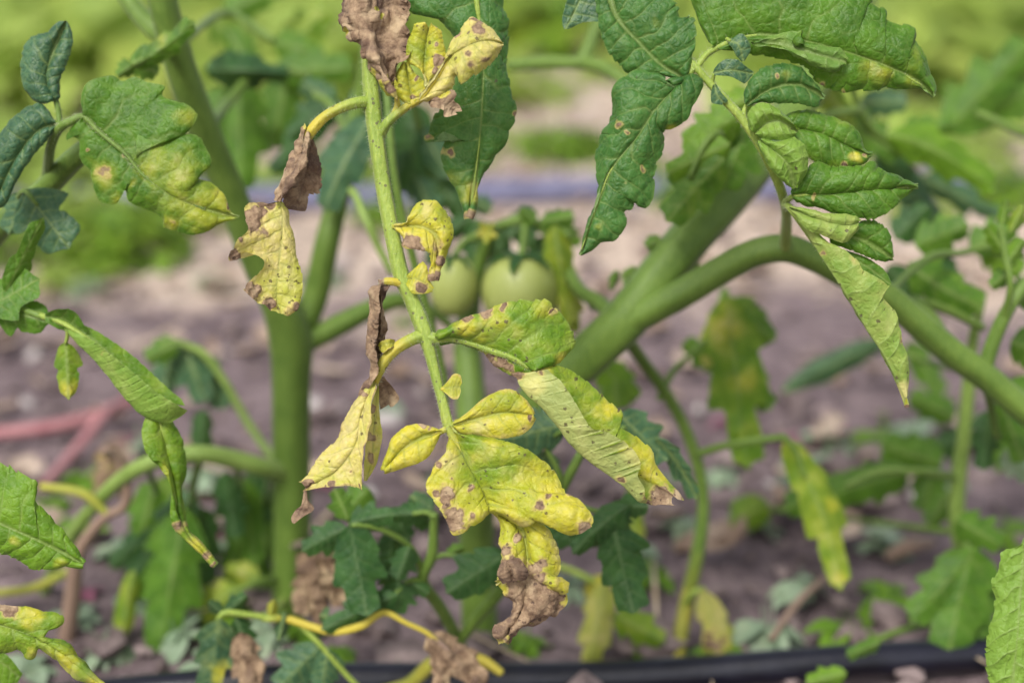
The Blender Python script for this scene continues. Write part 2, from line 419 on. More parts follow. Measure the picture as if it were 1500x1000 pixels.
    h = h + min(1.6, lenmm / 28.0) * vnoise(mmp * [1, 1, 0.3], 0.05, seed + 16)
    veinm = np.exp(-(dv * gap / (0.38 + 0.2 * (1 - av))) ** 2) * (1 - 0.75 * av) * 0.85
    d2 = np.minimum(f2, 1 - f2)
    veinm = np.maximum(veinm, 0.38 * np.exp(-(d2 * gap * 0.8 / 0.32) ** 2) * (1 - av))
    veinm = np.maximum(veinm, np.exp(-(av * wmm / 0.55) ** 2))
    veinm = np.maximum(veinm, 0.45 * sstep(0.955, 1.0, av + 0 * veinm))
    # sickness
    nz1 = fbm(mmp, 0.13, seed + 14, 3); nz2 = fbm(mmp, 0.28, seed + 15, 3)
    wx = PP[..., 0] + 5 * vnoise(mmp, 0.25, seed + 4); wy = PP[..., 1] + 5 * vnoise(mmp, 0.25, seed + 5)
    ya = np.full((nu, ncol), float(yel)); ba = np.full((nu, ncol), float(brn)); sa = np.full((nu, ncol), float(spot))
    en = 0.25 * vnoise(mmp, 0.15, seed + 6)
    ya = np.maximum(ya, edge_y * sstep(0.45, 1.0, av + en)); ba = np.maximum(ba, edge_b * sstep(0.72, 1.0, av + en * 0.8))
    for p in paints:
        k, x, y, r = p[:4]; amt = p[4] if len(p) > 4 else 1.0
        soft = k in 'YGS'
        dd = np.hypot(wx - x, wy - y) / r + (0.75 * nz1 if soft else 0.6 * nz2)
        m = amt * (sstep(1.6, -0.1, dd) if soft else sstep(1.35, 0.2, dd))
        if k == 'Y': ya = np.maximum(ya, m)
        elif k == 'B': ba = np.maximum(ba, m)
        elif k == 'S': sa = np.maximum(sa, m)
        elif k == 'G': ya = ya * (1 - m)
        elif k == 'L': ba = ba * (1 - m)
    cr = 1.35 * crinkle * np.clip(0.25 + ba, 0, 1)
    h = h + cr * (1.5 * fbm(mmp, 0.13, seed + 7, 2) + 1.0 * np.abs(vnoise(mmp * [1, 0.55, 1], 0.24, seed + 8)) + 0.12 * vnoise(mmp, 0.8, seed + 10))
    h = h + wave * av ** 2 * vnoise(mmp * [1, 1, 0], 0.10, seed + 9)
    du = np.gradient(Wd, axis=0); dw = np.gradient(Wd, axis=1)
    N = np.cross(du, dw); N /= np.linalg.norm(N, axis=-1, keepdims=True) + 1e-12
    cen = slice(ncol // 2 - max(1, nv // 3), ncol // 2 + max(1, nv // 3) + 1)
    tocam = CAM - Wd
    sgn = 1.0 if (N[:, cen] * tocam[:, cen]).sum() > 0 else -1.0
    if flip: sgn = -sgn
    tip = sstep(0, 0.04, t)[:, None]
    Wd = Wd + N * sgn * (h * tip / 1000.0)[..., None]
    quads = grid_quads(nu, ncol)
    if sgn > 0: quads = quads[:, ::-1]
    att = np.stack([ya, ba, veinm, sa], -1).reshape(-1, 4)
    o = mesh_obj(name, Wd.reshape(-1, 3), quads, M[mat], parent, att, origin=W([mid[0][0], mid[0][1], D + mid[0][2] / 1000]))
    if label: o['label'] = label
    return o

def sleaf(parent, D, x0, y0, x1, y1, w, dz=0, bend=0.0, mat='mid', lobes=0.35, nl=3, fold=(6, 6), px=3.0, droop=0, **kw):
    """a tomato leaflet of the common form: base to tip, half width w, lobed and toothed edges"""
    a, b = np.array([x0, y0], float), np.array([x1, y1], float)
    d = b - a; n = np.array([-d[1], d[0]]) / (np.hypot(*d) + 1e-6); ln = np.hypot(*d)
    cp = (a + b) / 2 + n * bend * ln
    B = lambda t: (1 - t) ** 2 * a + 2 * t * (1 - t) * cp + t * t * b
    md = [(*B(t), dz * t + droop * math.sin(math.pi * t)) for t in np.linspace(0, 1, 6)]
    sides = []
    r = random.Random(int(x0 * 7 + y0 * 13 + x1))
    for s, fo in ((1, fold[0]), (-1, fold[1])):
        rows = [(0.0, *(B(0) + n * s * 1.0))]
        for k in range(nl):
            for ph, f in ((0.15, 0.78), (0.55, 1.0), (0.92, 1 - lobes * 0.75)):
                t = (k + ph) / nl * 0.93 + 0.03
                prof = math.sin(math.pi * min(1, t * 0.93 + 0.05) ** 0.72) ** 0.75
                ww = w * prof * f * r.uniform(0.85, 1.15)
                te = min(1, t + (0.10 if ph == 0.55 else 0.02))
                q = B(te) + n * s * ww
                rows.append((t, q[0], q[1], dz * te + fo * (ww / w)))
        rows.append((1.0, *B(1.0)))
        sides.append(rows)
    kw.setdefault('pk', 0.9); kw.setdefault('veins', 5); kw.setdefault('cap', 60)
    return leaf(parent, D, md, sides[0], sides[1], mat=mat, px=px, **kw)

def tube_arrays(pts, ns=12, step=6.0, ridge=0.05, world=False, att=(0, 0, 0, 0), cap=True):
    """pts: (x, y, depth m, radius px [, yellow, brown, specks]) ; returns world verts, quads, attrs"""
    pts = [tuple(p) + (att[0], att[1], att[3])[len(p) - 4:] if len(p) < 7 else tuple(p) for p in pts]
    P = np.array(pts, float)
    u = np.linspace(0, len(P) - 1, max(4, int(np.linalg.norm(np.diff(P[:, :2], axis=0), axis=1).sum() / step) + len(P)))
    Q = catmull(P, u)
    c = W(Q[:, :3]); r = np.maximum(Q[:, 3], 0.4) * Q[:, 2] / FPX
    T = np.gradient(c, axis=0); T /= np.linalg.norm(T, axis=1, keepdims=True) + 1e-12
    ref = np.array([0.3, -0.9, 0.3]); A = np.zeros_like(c)
    a = ref - T[0] * ref.dot(T[0]); a /= np.linalg.norm(a)
    for i in range(len(c)):
        a = a - T[i] * a.dot(T[i]); a /= np.linalg.norm(a); A[i] = a
    Bn = np.cross(T, A)
    th = np.linspace(0, 2 * np.pi, ns, endpoint=False)
    rr = r[:, None] * (1 + ridge * np.cos(5 * th)[None, :] + ridge * 0.6 * vnoise(np.stack([np.repeat(u[:, None] * 1.3, ns, 1), np.cos(th)[None, :] * 1.5 + 0 * u[:, None], np.sin(th)[None, :] * 1.5 + 0 * u[:, None]], -1), 1.0, int(abs(P[0, 0])) % 97))
    V = c[:, None] + (A[:, None] * np.cos(th)[None, :, None] + Bn[:, None] * np.sin(th)[None, :, None]) * rr[..., None]
    at = np.repeat(np.stack([Q[:, 4], Q[:, 5], 0 * u, Q[:, 6]], -1)[:, None], ns, 1)
    verts = V.reshape(-1, 3); quads = grid_quads(len(u), ns, wrap=True)
    verts = np.vstack([verts, c[0] - T[0] * r[0] * 0.3, c[-1] + T[-1] * r[-1] * 0.5])
    k = len(u) * ns; j = np.arange(ns)
    t1 = np.stack([(j + 1) % ns, j, np.full(ns, k)], -1); t2 = np.stack([k - ns + j, k - ns + (j + 1) % ns, np.full(ns, k + 1)], -1)
    at = np.vstack([at.reshape(-1, 4), at[0, 0], at[-1, 0]])
    nrm = (A[:, None] * np.cos(th)[None, :, None] + Bn[:, None] * np.sin(th)[None, :, None])
    return verts, quads, np.vstack([t1, t2]), at, (V, nrm)

def tubes(name, parent, lst, mat='stem', ns=12, ridge=0.05, step=6.0, origin=None):
    vv, qq, tt, aa, surf = [], [], [], [], []; off = 0
    for pts in lst:
        v, q, t, a, s = tube_arrays(pts, ns=ns, ridge=ridge, step=step)
        vv.append(v); qq.append(q + off); tt.append(t + off); aa.append(a); surf.append(s); off += len(v)
    o = mesh_obj(name, np.vstack(vv), np.vstack(qq), M[mat], parent, np.vstack(aa), tris=np.vstack(tt), origin=W(lst[0][0][:3]) if origin is None else origin)
    o['_s'] = 0; del o['_s']
    return o, surf

def branches(name, parent, lst, mat='stem', ns=12, **kw):
    for pts in lst: tubes(name, parent, [pts], mat, ns=ns, **kw)

def hairs(parent, surf, n, length=(0.0008, 0.0022), rad=0.00006, seed=1):
    r = np.random.default_rng(seed)
    wts = np.array([s[0].shape[0] * np.linalg.norm(s[0][0, 0] - s[0][0, s[0].shape[1] // 2]) for s in surf]); wts = wts / wts.sum()
    vv, tt = [], []; off = 0
    for s, wgt in zip(surf, wts):
        V, N = s; k = int(n * wgt)
        i = r.integers(0, V.shape[0], k); j = r.integers(0, V.shape[1], k)
        i2 = np.clip(i + 1, 0, V.shape[0] - 1); f = r.random((k, 1))
        p = V[i, j] * (1 - f) + V[i2, j] * f; nn = N[i, j] + r.normal(0, 0.3, (k, 3))
        nn /= np.linalg.norm(nn, axis=1, keepdims=True); ln = r.uniform(length[0], length[1], (k, 1))
        a = np.cross(nn, [0.3, 0.5, 0.8]); a /= np.linalg.norm(a, axis=1, keepdims=True); b = np.cross(nn, a)
        base = [p - nn * 0.0002 + (a * math.cos(q) + b * math.sin(q)) * rad for q in (0, 2.09, 4.19)]
        tipv = p + nn * ln
        V4 = np.stack(base + [tipv], 1).reshape(-1, 3)
        idx = np.arange(k)[:, None] * 4 + off
        for q in ((0, 1, 3), (1, 2, 3), (2, 0, 3)): tt.append(idx + np.array(q)[None, :])
        vv.append(V4); off += len(V4)
    o = mesh_obj('hairs', np.vstack(vv), None, M['hair'], parent, tris=np.vstack(tt))
    o['kind'] = 'stuff'
    return o

def vd(Y, py):
    """depth at which a point seen at height py stands over the world line y = Y"""
    return Y / (CP - (py - 500) / FPX * SP)

# ------------------------------------------------------------------ ground
def build_soil():
    xs = np.concatenate([-np.geomspace(60, 1.7, 26), np.linspace(-1.65, 1.65, 260), np.geomspace(1.7, 60, 26)])
    ys = np.concatenate([[-60, -20, -6, -2, -0.6, 0], np.linspace(0.3, 3.2, 230), np.geomspace(3.25, 120, 40)])
    X, Y = np.meshgrid(xs, ys, indexing='ij')
    p = np.stack([X, Y, 0 * X], -1)
    fade = np.exp(-np.maximum(np.hypot(X, Y - 1.2) - 1.5, 0))
    Z = (0.010 * fbm(p, 6, 3, 4) + 0.006 * fbm(p, 30, 9, 3)) * fade - 0.003
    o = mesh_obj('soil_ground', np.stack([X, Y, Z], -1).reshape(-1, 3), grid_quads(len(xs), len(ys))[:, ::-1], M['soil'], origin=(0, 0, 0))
    tag(o, 'bare purplish brown garden soil with a paler dry path', kind='structure')
build_soil()

def ico():
    import bmesh
    bm = bmesh.new(); bmesh.ops.create_icosphere(bm, subdivisions=1, radius=1)
    v = np.array([x.co[:] for x in bm.verts]); f = np.array([[q.index for q in x.verts] for x in bm.faces]); bm.free()
    return v, f
IV, IF = ico()
def scatter_lumps(name, n, smin, smax, mat, label, seed, yr, flat=0.6):
    r = np.random.default_rng(seed); vv, tt = [], []
    for k in range(n):
        y = r.uniform(*yr); x = r.uniform(-0.55, 0.55) * (0.5 + y * 0.75)
        s = smin * (smax / smin) ** (r.random() ** 2.2)
        v = IV * (1 + 0.35 * r.normal(0, 1, (len(IV), 1)).clip(-1, 1)) * s * np.array([r.uniform(.8, 1.4), r.uniform(.8, 1.4), flat])
        vv.append(v + [x, y, s * 0.25]); tt.append(IF + k * len(IV))
    o = mesh_obj(name, np.vstack(vv), None, M[mat], tris=np.vstack(tt), origin=(0, 1, 0))
    o.data.polygons.foreach_set('use_smooth', np.zeros(len(o.data.polygons), bool))
    tag(o, label, kind='stuff')
    return o
scatter_lumps('soil_clods', 3200, 0.003, 0.017, 'clod', 'small crumbled soil clods lying over the ground', 5, (0.55, 3.0))
scatter_lumps('pebbles', 160, 0.004, 0.014, 'stone', 'pale pebbles scattered over the soil', 6, (0.95, 3.0))

def flakes(name, n, mat, label, seed, yr, ln, wd, curl=0.3):
    r = np.random.default_rng(seed); vv, qq = [], []
    for k in range(n):
        y = r.uniform(*yr); x = r.uniform(-0.55, 0.55) * (0.5 + y * 0.75); a = r.uniform(0, 6.28)
        l = r.uniform(*ln); w = r.uniform(*wd); c = np.array([math.cos(a), math.sin(a), r.normal(0, 0.12)]); s = np.array([-math.sin(a), math.cos(a), r.normal(0, .3)])
        i = np.linspace(-1, 1, 5)[:, None, None]; j = np.array([-1, 0, 1.])[None, :, None]
        P = c * i * l / 2 + s * j * (w / 2) * np.sqrt(np.maximum(1 - (i * 0.93) ** 2, 0)) + np.array([0, 0, 1.]) * (curl * w * j ** 2 + 0.2 * l * curl * i ** 2 + r.normal(0, .1, (5, 3, 1)) * w * 0.4)
        vv.append((P + [x, y, 0.008]).reshape(-1, 3)); qq.append(grid_quads(5, 3) + k * 15)
    o = mesh_obj(name, np.vstack(vv), np.vstack(qq), M[mat], origin=(0, 1, 0)); tag(o, label, kind='stuff')
flakes('leaf_litter', 700, 'litter', 'dry brown and pale leaf scraps littering the soil', 11, (0.86, 3.0), (0.012, 0.05), (0.008, 0.025))
flakes('straw_bits', 170, 'straw', 'short dry straw bits strewn over the soil', 12, (0.6, 3.0), (0.03, 0.12), (0.002, 0.004), 0.1)

# drip pipes along the rows
def pipe(p0, p1, rad, label, mat='pipe'):
    p0, p1 = np.array(p0), np.array(p1); d = p1 - p0
    n = 90; u = np.linspace(-0.9, 1.6, n)
    c = p0 + d * u[:, None]; c[:, 2] = rad * 0.75 + 0.003 * np.sin(u * 9); c[:, 1] += 0.004 * np.sin(u * 5.3)
    dn = d / np.linalg.norm(d); s = np.array([-dn[1], dn[0], 0]); th = np.linspace(0, 2 * np.pi, 20, endpoint=False)
    V = c[:, None] + (s[None] * np.cos(th)[:, None] + np.array([0, 0, 1.]) * np.sin(th)[:, None])[None] * rad
    o = mesh_obj('drip_pipe', V.reshape(-1, 3), grid_quads(n, 20, wrap=True), M[mat])
    tag(o, label, 'pipe', 'drip pipes along the rows')
a, b = G(100, 1042), G(1500, 972)
pipe(a, b, 0.0095, 'black plastic drip pipe on the soil at the foot of the tomato plants')
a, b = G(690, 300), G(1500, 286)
pipe(a, b, 0.020, 'dark pipe with a painted bluish sky reflection lying across the dry path behind the tomatoes', 'pipe_sky_tint')

# ------------------------------------------------------------------ low weeds and far field
def blade_arrays(base, dirv, ln, wd, arch, r, seg=4):
    i = np.linspace(0, 1, seg + 1)[:, None, None]; j = np.array([-1, 0, 1.])[None, :, None]
    side = np.cross(dirv, [0, 0, 1.]); side /= np.linalg.norm(side) + 1e-9
    prof = np.sin(np.pi * np.clip(i, 0.04, 0.97)) ** 0.7
    P = base + dirv * i * ln + side * j * wd / 2 * prof + np.array([0, 0, 1.]) * (-arch * ln * i ** 2 - 0.18 * wd * j ** 2 * -1 * prof)
    return P.reshape(-1, 3), grid_quads(seg + 1, 3)

def bush(name, base, height, spread, nleaf, ll, lw, mat, seed, yel=0.0, shape='dome', brn=0.0):
    r = np.random.default_rng(seed); vv, qq, aa = [], [], []; off = 0
    for k in range(nleaf):
        a = r.uniform(0, 6.28); rad = spread * math.sqrt(r.random()) if shape == 'dome' else spread * 0.15 * r.random()
        hmax = height * math.sqrt(max(0.05, 1 - (rad / spread) ** 2)) if shape == 'dome' else height * 0.3
        z = hmax * (r.uniform(0.15, 1.0) if shape != 'dome' or r.random() < 0.3 else r.uniform(0.72, 1.0))
        b = np.array([base[0] + rad * math.cos(a), base[1] + rad * math.sin(a), base[2] + z])
        a2 = a + r.normal(0, 0.7); e = r.uniform(-0.5, 0.35)
        d = np.array([math.cos(a2) * math.cos(e), math.sin(a2) * math.cos(e), math.sin(e)])
        s = r.uniform(0.6, 1.25)
        P, Q = blade_arrays(b, d, ll * s, lw * s, r.uniform(0.1, 0.6), r)
        vv.append(P); qq.append(Q + off); off += len(P)
        y = yel * r.random(); aa.append(np.tile([y, brn if r.random() < 0.3 else 0, 0, 0.0], (len(P), 1)))
    for k in range(3):
        a = r.uniform(0, 6.28); e = np.array([base[0] + 0.3 * spread * math.cos(a), base[1] + 0.3 * spread * math.sin(a), base[2] + height * 0.7])
        b0 = np.array([base[0], base[1], base[2] - 0.01]); th = np.linspace(0, 2 * np.pi, 5, endpoint=False)
        ring = np.stack([np.cos(th), np.sin(th), 0 * th], -1) * min(0.006, spread * 0.04)
        P = np.vstack([b0 + ring, e + ring * 0.4]); vv.append(P); qq.append(grid_quads(2, 5, wrap=True) + off); off += 10
        aa.append(np.zeros((10, 4)))
    return mesh_obj(name, np.vstack(vv), np.vstack(qq), M[mat], None, np.vstack(aa), origin=base)

# grey-green seedlings on the soil (pixel where each stands)
weeds = [(100, 790, 40), (180, 810, 36), (150, 940, 40), (240, 760, 30), (40, 980, 40), (300, 970, 34), (440, 930, 30), (700, 760, 30), (640, 700, 28), (770, 940, 34), (1010, 770, 30), (1180, 860, 40), (1240, 930, 44), (1380, 700, 34), (1060, 690, 26), (590, 470, 20), (560, 595, 34), (930, 800, 26), (950, 835, 30), (1105, 755, 36), (1290, 790, 40), (1295, 640, 46), (1215, 640, 40), (1340, 640, 40),
         (1300, 880, 44), (1120, 920, 44), (215, 650, 44), (130, 700, 36), (215, 870, 36), (265, 930, 40), (60, 740, 36), (355, 790, 34), (390, 930, 36),
         (480, 960, 30), (960, 700, 26), (300, 690, 30), (330, 880, 40), (830, 850, 28), (1170, 680, 34), (1480, 780, 40), (110, 900, 34), (590, 980, 30), (1050, 950, 34)]
for k, (x, y, s) in enumerate(weeds):
    g = G(x, y + 8); sc = 1.5 * s * gdepth(y) / FPX
    o = bush('weed_seedling', g, sc * 0.9, sc * 0.7, 13, sc * 0.85, sc * 0.5, 'weed' if k % 3 else 'light', 300 + k, yel=0.1, shape='rosette')
    tag(o, 'small grey green weed seedling growing in the bare soil' if k % 3 else 'small fresh green weed seedling growing in the bare soil', 'weed', 'weed seedlings on the soil' if k % 3 else 'fresh green weed seedlings on the soil')

for k, (x, y, s) in enumerate([(430, 730, 30), (470, 700, 26), (1195, 660, 30), (1160, 640, 24), (960, 740, 26), (250, 800, 30), (330, 770, 24), (130, 860, 28), (190, 640, 26), (1230, 620, 22), (420, 860, 24), (1060, 610, 22)]):
    g = G(x, y + 8); sc = s * gdepth(y) / FPX
    o = bush('red_weed', g, sc * 0.9, sc * 0.8, 12, sc * 0.9, sc * 0.35, 'redweed', 350 + k, shape='rosette')
    tag(o, 'small magenta red weed seedling growing in the soil', 'weed', 'red weed seedlings on the soil')

# bushes past the path
near_b = [(150, 400, 60, 'light'), (90, 420, 40, 'field'), (60, 345, 70, 'field'), (200, 345, 60, 'light'), (290, 330, 50, 'field'), (10, 380, 60, 'light'), (130, 270, 80, 'field'), (250, 260, 70, 'field'), (30, 240, 90, 'field'), (380, 290, 60, 'field'), (480, 270, 60, 'light'), (600, 270, 60, 'field'), (560, 330, 44, 'light'), (1350, 330, 50, 'field'), (1480, 300, 60, 'light'), (1250, 280, 60, 'field'), (930, 270, 50, 'field'), (1010, 300, 50, 'light'), (900, 120, 50, 'field'), (170, 385, 95, 'light'), (120, 330, 70, 'field'), (240, 300, 60, 'field'), (60, 300, 90, 'field'), (820, 235, 60, 'light'), (850, 225, 44, 'mid'),
          (740, 215, 36, 'field'), (800, 150, 46, 'field'), (130, 430, 26, 'weed'), (310, 420, 24, 'weed'), (700, 235, 30, 'field'), (470, 420, 30, 'weed'), (1420, 250, 60, 'field')]
for k, (x, y, s, m) in enumerate(near_b):
    g = G(x, y); sc = s * gdepth(y) / FPX
    o = bush('path_weed', g, sc * 0.9, sc * 0.95, 150, sc * 0.42, sc * 0.26, m, 400 + k, yel=0.25)
    c_ = {'field': 'yellow green', 'light': 'fresh green', 'mid': 'dark green', 'weed': 'grey green'}[m]
    tag(o, 'leafy %s weed clump beside the dry path behind the tomatoes' % c_, 'weed', '%s weed clumps by the path' % c_)
r_ = np.random.default_rng(21); k = 0
for row_y in (3.05, 3.5, 4.0, 4.6, 5.3, 6.2, 7.4):
    for x in np.arange(-0.52 * row_y, 0.52 * row_y, 0.34 + 0.02 * row_y):
        if row_y < 3.9 and -0.12 * row_y < x < 0.24 * row_y: continue
        x2 = x + r_.normal(0, 0.06); y2 = row_y + r_.normal(0, 0.1)
        h = r_.uniform(0.20, 0.34) + 0.03 * (row_y - 3)
        o = bush('field_plant', np.array([x2, y2, 0.0]), h * 0.8, 0.30, 80, 0.14, 0.10, ['field', 'field', 'light'][k % 3 if k % 2 else 0], 500 + k, yel=0.3)
        tag(o, 'bright yellow green leafy plant in the field beyond the path', 'plant', 'field plants beyond the path'); k += 1

# fallen red stems and dead stalks on the soil
def ground_stem(name, pts, mat, label, cat, group=None):
    P = [(x, y, gdepth(y, z), r, *rest) for (x, y, z, r, *rest) in pts]
    o, _ = tubes(name, None, [P], mat, ns=8)
    tag(o, label, cat, group); return o
ground_stem('fallen_red_weed', [(-60, 640, .01, 9), (60, 628, .012, 10), (140, 610, .012, 10), (190, 588, .015, 8), (230, 585, .01, 5)], 'redstem', 'long pinkish red fallen stem lying flat on the soil', 'stem', 'fallen red stems')
ground_stem('fallen_red_weed', [(60, 715, .01, 6), (110, 660, .012, 8), (150, 610, .022, 8), (175, 590, .022, 5)], 'redstem', 'pinkish red fallen stem leaning across the longer red stem', 'stem', 'fallen red stems')
ground_stem('dry_stalk', [(1130, 935, .006, 5, .2, .8), (1170, 880, .01, 6, .2, .8), (1210, 845, .012, 5, .2, .8)], 'rachis', 'pale straw coloured dead stalk lying on the soil behind the drip pipe', 'stalk')
ground_stem('wood_chip', [(1300, 815, .008, 9, 0, 1), (1330, 800, .012, 13, 0, .9), (1365, 795, .008, 8, 0, 1)], 'rachis', 'pale dry wood chip lying on the soil', 'wood chip')

# ------------------------------------------------------------------ tomato plants
def plant(label, base):
    o = empty('tomato_plant', base); tag(o, label, 'plant', 'tomato plants'); return o

YA = G(425, 890)[1]
PA = plant('upright tomato plant with thick forked stem and a hanging sick yellow leaf', G(425, 890))
PB = plant('tomato plant with a thick slanting stem and two unripe green tomatoes', G(700, 935))
PC = plant('tomato plant with pale green stems and a big dull lobed leaf near the pipe', G(1425, 905))
PD = plant('tomato plant with spotted green lobed leaves on a thin stalk and a long rolled leaf', G(-70, 960))
PE = plant('small young tomato plant with dark green leaves growing below the sick yellow leaf', G(690, 985))
PF = plant('half dead tomato plant with withered brown leaves and a yellowish stem', G(95, 930))

# ---- plant A: stems
def A(x, y, r, dy=0.0, *rest): return (x, y, vd(YA + dy, y), r, *rest)
stemA, _ = tubes('main_stem', PA, [
    [A(424, 915, 27), A(425, 860, 26), A(427, 760, 27), A(426, 640, 27), A(426, 560, 28), A(425, 500, 31), A(408, 445, 26, -.005), A(375, 375, 24, -.01), A(340, 290, 23, -.02), A(302, 200, 23, -.03), A(268, 110, 23, -.04), A(240, 10, 21, -.05), A(225, -70, 20, -.05), A(215, -130, 14, -.05)],
    [A(420, 520, 20), A(440, 480, 21, .01), A(462, 430, 19, .015), A(478, 360, 18, .015), A(492, 300, 16, .02), A(512, 220, 15, .02), A(535, 120, 14, .02), A(550, 0, 13, 0.0), A(556, -90, 12, -0.03), A(553, -150, 9, -.05)],
    [A(428, 510, 18), A(462, 494, 16, .01), A(500, 474, 16, .02), A(545, 452, 14, .03), A(590, 440, 12, .04), A(640, 460, 9, .05), A(680, 500, 5, .06)],
    [A(252, 60, 16, -.045), A(225, 42, 15, -.04), A(195, 10, 13, -.03), A(160, -40, 11, -.02)],
], 'stem', ns=18)
branches('side_branch', PA, [
    [A(425, 694, 14), A(385, 684, 14, -.02), A(340, 672, 14, -.03), A(295, 664, 13, -.04), A(250, 668, 12, -.04), A(205, 684, 12, -.04), A(165, 712, 11, -.03), A(120, 762, 10, -.02), A(85, 820, 9, 0), A(60, 880, 8, .02)],
    [A(410, 680, 6), A(388, 655, 6, .02), A(358, 610, 6, .03), A(330, 560, 6, .03), A(300, 520, 6, .03), A(268, 503, 5, .03)],
    [A(492, 300, 7, .02), A(515, 280, 6, .0), A(535, 320, 6, -.02), A(556, 365, 6, -.02), A(575, 400, 5, -.02)],
], 'paled', ns=12)
branches('side_branch', PA, [
    [A(552, -60, 8, -.02), A(560, 40, 6, -.06), A(568, 150, 6, -.08), A(578, 260, 6, -.09), A(600, 360, 6, -.09), A(628, 460, 6, -.085), A(648, 540, 5, -.08), A(655, 590, 3, -.08)],
], 'stem', ns=10)

# ---- plant A: the sick compound leaf in focus
D0 = 0.600
dA = vd(YA - .05, -150)
Hc, surfH = tubes('compound_leaf', PA, [
    [(553, -150, dA, 7), (548, -125, dA - .08, 9, .0, 0, .1), (540, -70, D0 + .03, 10, 0, 0, .2), (533, -20, D0 + .006, 10, .0, 0, .6), (536, 30, D0, 10.5, .0, 0, .6), (541, 90, D0, 11, .05, 0, .7), (545, 140, D0, 12.5, .05, 0, .8), (550, 190, D0, 12, .05, 0, .8), (558, 250, D0, 11.5, .1, 0, .8), (567, 304, D0, 11.5, .1, 0, .8), (578, 360, D0, 11.5, .1, 0, .9), (589, 405, D0, 12, .15, 0, .9), (606, 445, D0, 11.5, .15, 0, .9), (620, 482, D0, 12, .15, 0, .9), (631, 520, D0, 9, .15, 0, .9), (641, 560, D0, 7.5, .15, 0, .9), (650, 594, D0, 7.5, .2, 0, .9), (657, 622, D0, 8, .3, 0, .9), (668, 648, D0 - .0005, 5.5, .5, 0, .9), (688, 686, D0 - .0005, 3, .6, .2, .8), (706, 717, D0 - .0003, 2, .6, .2, .8), (712, 737, D0, 1.2, .6, .2, .8)],
    [(545, 150, D0, 9, .1, 0, .6), (528, 150, D0 - .002, 8.5, .2, 0, .6), (505, 156, D0 - .004, 7.5, .35, 0, .6), (478, 170, D0 - .004, 7.5, .6, 0, .6), (458, 190, D0 - .004, 8, .8, .2, .3), (446, 212, D0 - .003, 5, .5, .9, .3)],
    [(556, 200, D0, 8, .1, 0, .6), (566, 182, D0 - .003, 7, .2, 0, .7), (580, 168, D0 - .004, 6.5, .4, 0, .8), (598, 155, D0 - .005, 6, .6, 0, .9), (616, 144, D0 - .006, 6, .7, 0, .9), (632, 124, D0 - .007, 5, .8, .1, .8), (648, 101, D0 - .008, 4, .8, .2, .8), (664, 80, D0 - .008, 2, .8, .3, .8)],
    [(576, 170, D0 - .003, 5, .5, 0, .6), (582, 155, D0 - .004, 4.5, .7, 0, .6), (580, 138, D0 - .004, 3, .8, 0, .6)],
    [(597, 420, D0, 7, .4, 0, .6), (583, 414, D0 - .002, 6, .7, 0, .6), (566, 412, D0 - .003, 5.5, .7, .4, .3), (556, 418, D0 - .003, 3, .5, .9, .3)],
    [(622, 490, D0, 10, .15, 0, .7), (603, 497, D0 - .002, 9, .4, 0, .7), (582, 509, D0 - .003, 8.5, .7, 0, .7), (566, 525, D0 - .003, 8, .7, 0, .7), (556, 543, D0 - .003, 7, .6, 0, .7), (550, 562, D0 - .002, 4, .7, .2, .4)],
    [(624, 494, D0, 10, .1, 0, .7), (642, 496, D0 - .001, 7.5, .05, 0, .7), (662, 496, D0 - .001, 5, .05, 0, .8), (690, 503, D0 - .001, 4, .05, 0, .8), (720, 514, D0 - .002, 4.5, .05, 0, .8), (750, 524, D0 - .003, 4.5, .0, 0, .8), (775, 539, D0 - .003, 3.5, .1, 0, .8)],
    [(585, 332, D0 - .001, 5, .2, 0, .2), (577, 332, D0 - .003, 4, .4, 0, .2), (596, 331, D0 - .006, 2.5, .6, 0, .2)],
    [(642, 571, D0, 4, .3, 0, .2), (652, 569, D0 - .002, 3, .7, 0, .2), (659, 567, D0 - .002, 1.5, .8, 0, .2)],
    [(657, 626, D0, 5, .3, 0, .2), (645, 632, D0 - .001, 4, .6, 0, .2), (628, 637, D0 - .001, 2, .8, 0, .2)],
    [(658, 622, D0, 5, .3, 0, .2), (672, 620, D0 - .001, 3.5, .5, 0, .2), (700, 614, D0 - .0015, 1.5, .6, 0, .2)],
], 'rachis', ns=24, ridge=0.06, step=3.0)
Hc['label'] = 'hanging diseased leaf with yellow spotted and withered brown leaflets'
hairs(Hc, surfH, 5200, seed=3)

H = dict(parent=Hc, D=D0, px=1.35)
# top withered leaflet
leaf(mid=[(583, 150, -4), (572, 118, -5), (558, 70, -7), (550, 15, -3), (546, -48, 0)],
     L=[(0, 580, 142), (.12, 567, 121, -4), (.25, 553, 101, -4), (.38, 540, 80, -4), (.5, 526, 65, 0), (.6, 507, 48, 5), (.68, 501, 31, 7), (.82, 508, 0, 7), (1, 530, -48, 2)],
     R=[(0, 588, 142), (.12, 592, 117, -7), (.22, 591, 104, -10), (.4, 599, 81, -11), (.6, 599, 50, -10), (.72, 602, 25, -5), (.85, 592, 0, -1), (1, 562, -48, 0)],
     bulge=(-9, 5), wave=4.0, yel=.9, brn=1, paints=[('L', 551, 103, 11), ('L', 566, 124, 13), ('L', 581, 140, 12), ('L', 541, 87, 7), ('L', 557, 28, 8, .9), ('L', 549, 14, 6, .8), ('L', 503, 14, 4), ('L', 507, 47, 5)],
     crinkle=1.5, pk=.9, veins=7, teeth=.05, edge_b=.3, label='withered greyish brown leaflet at the top of the sick leaf', **H)
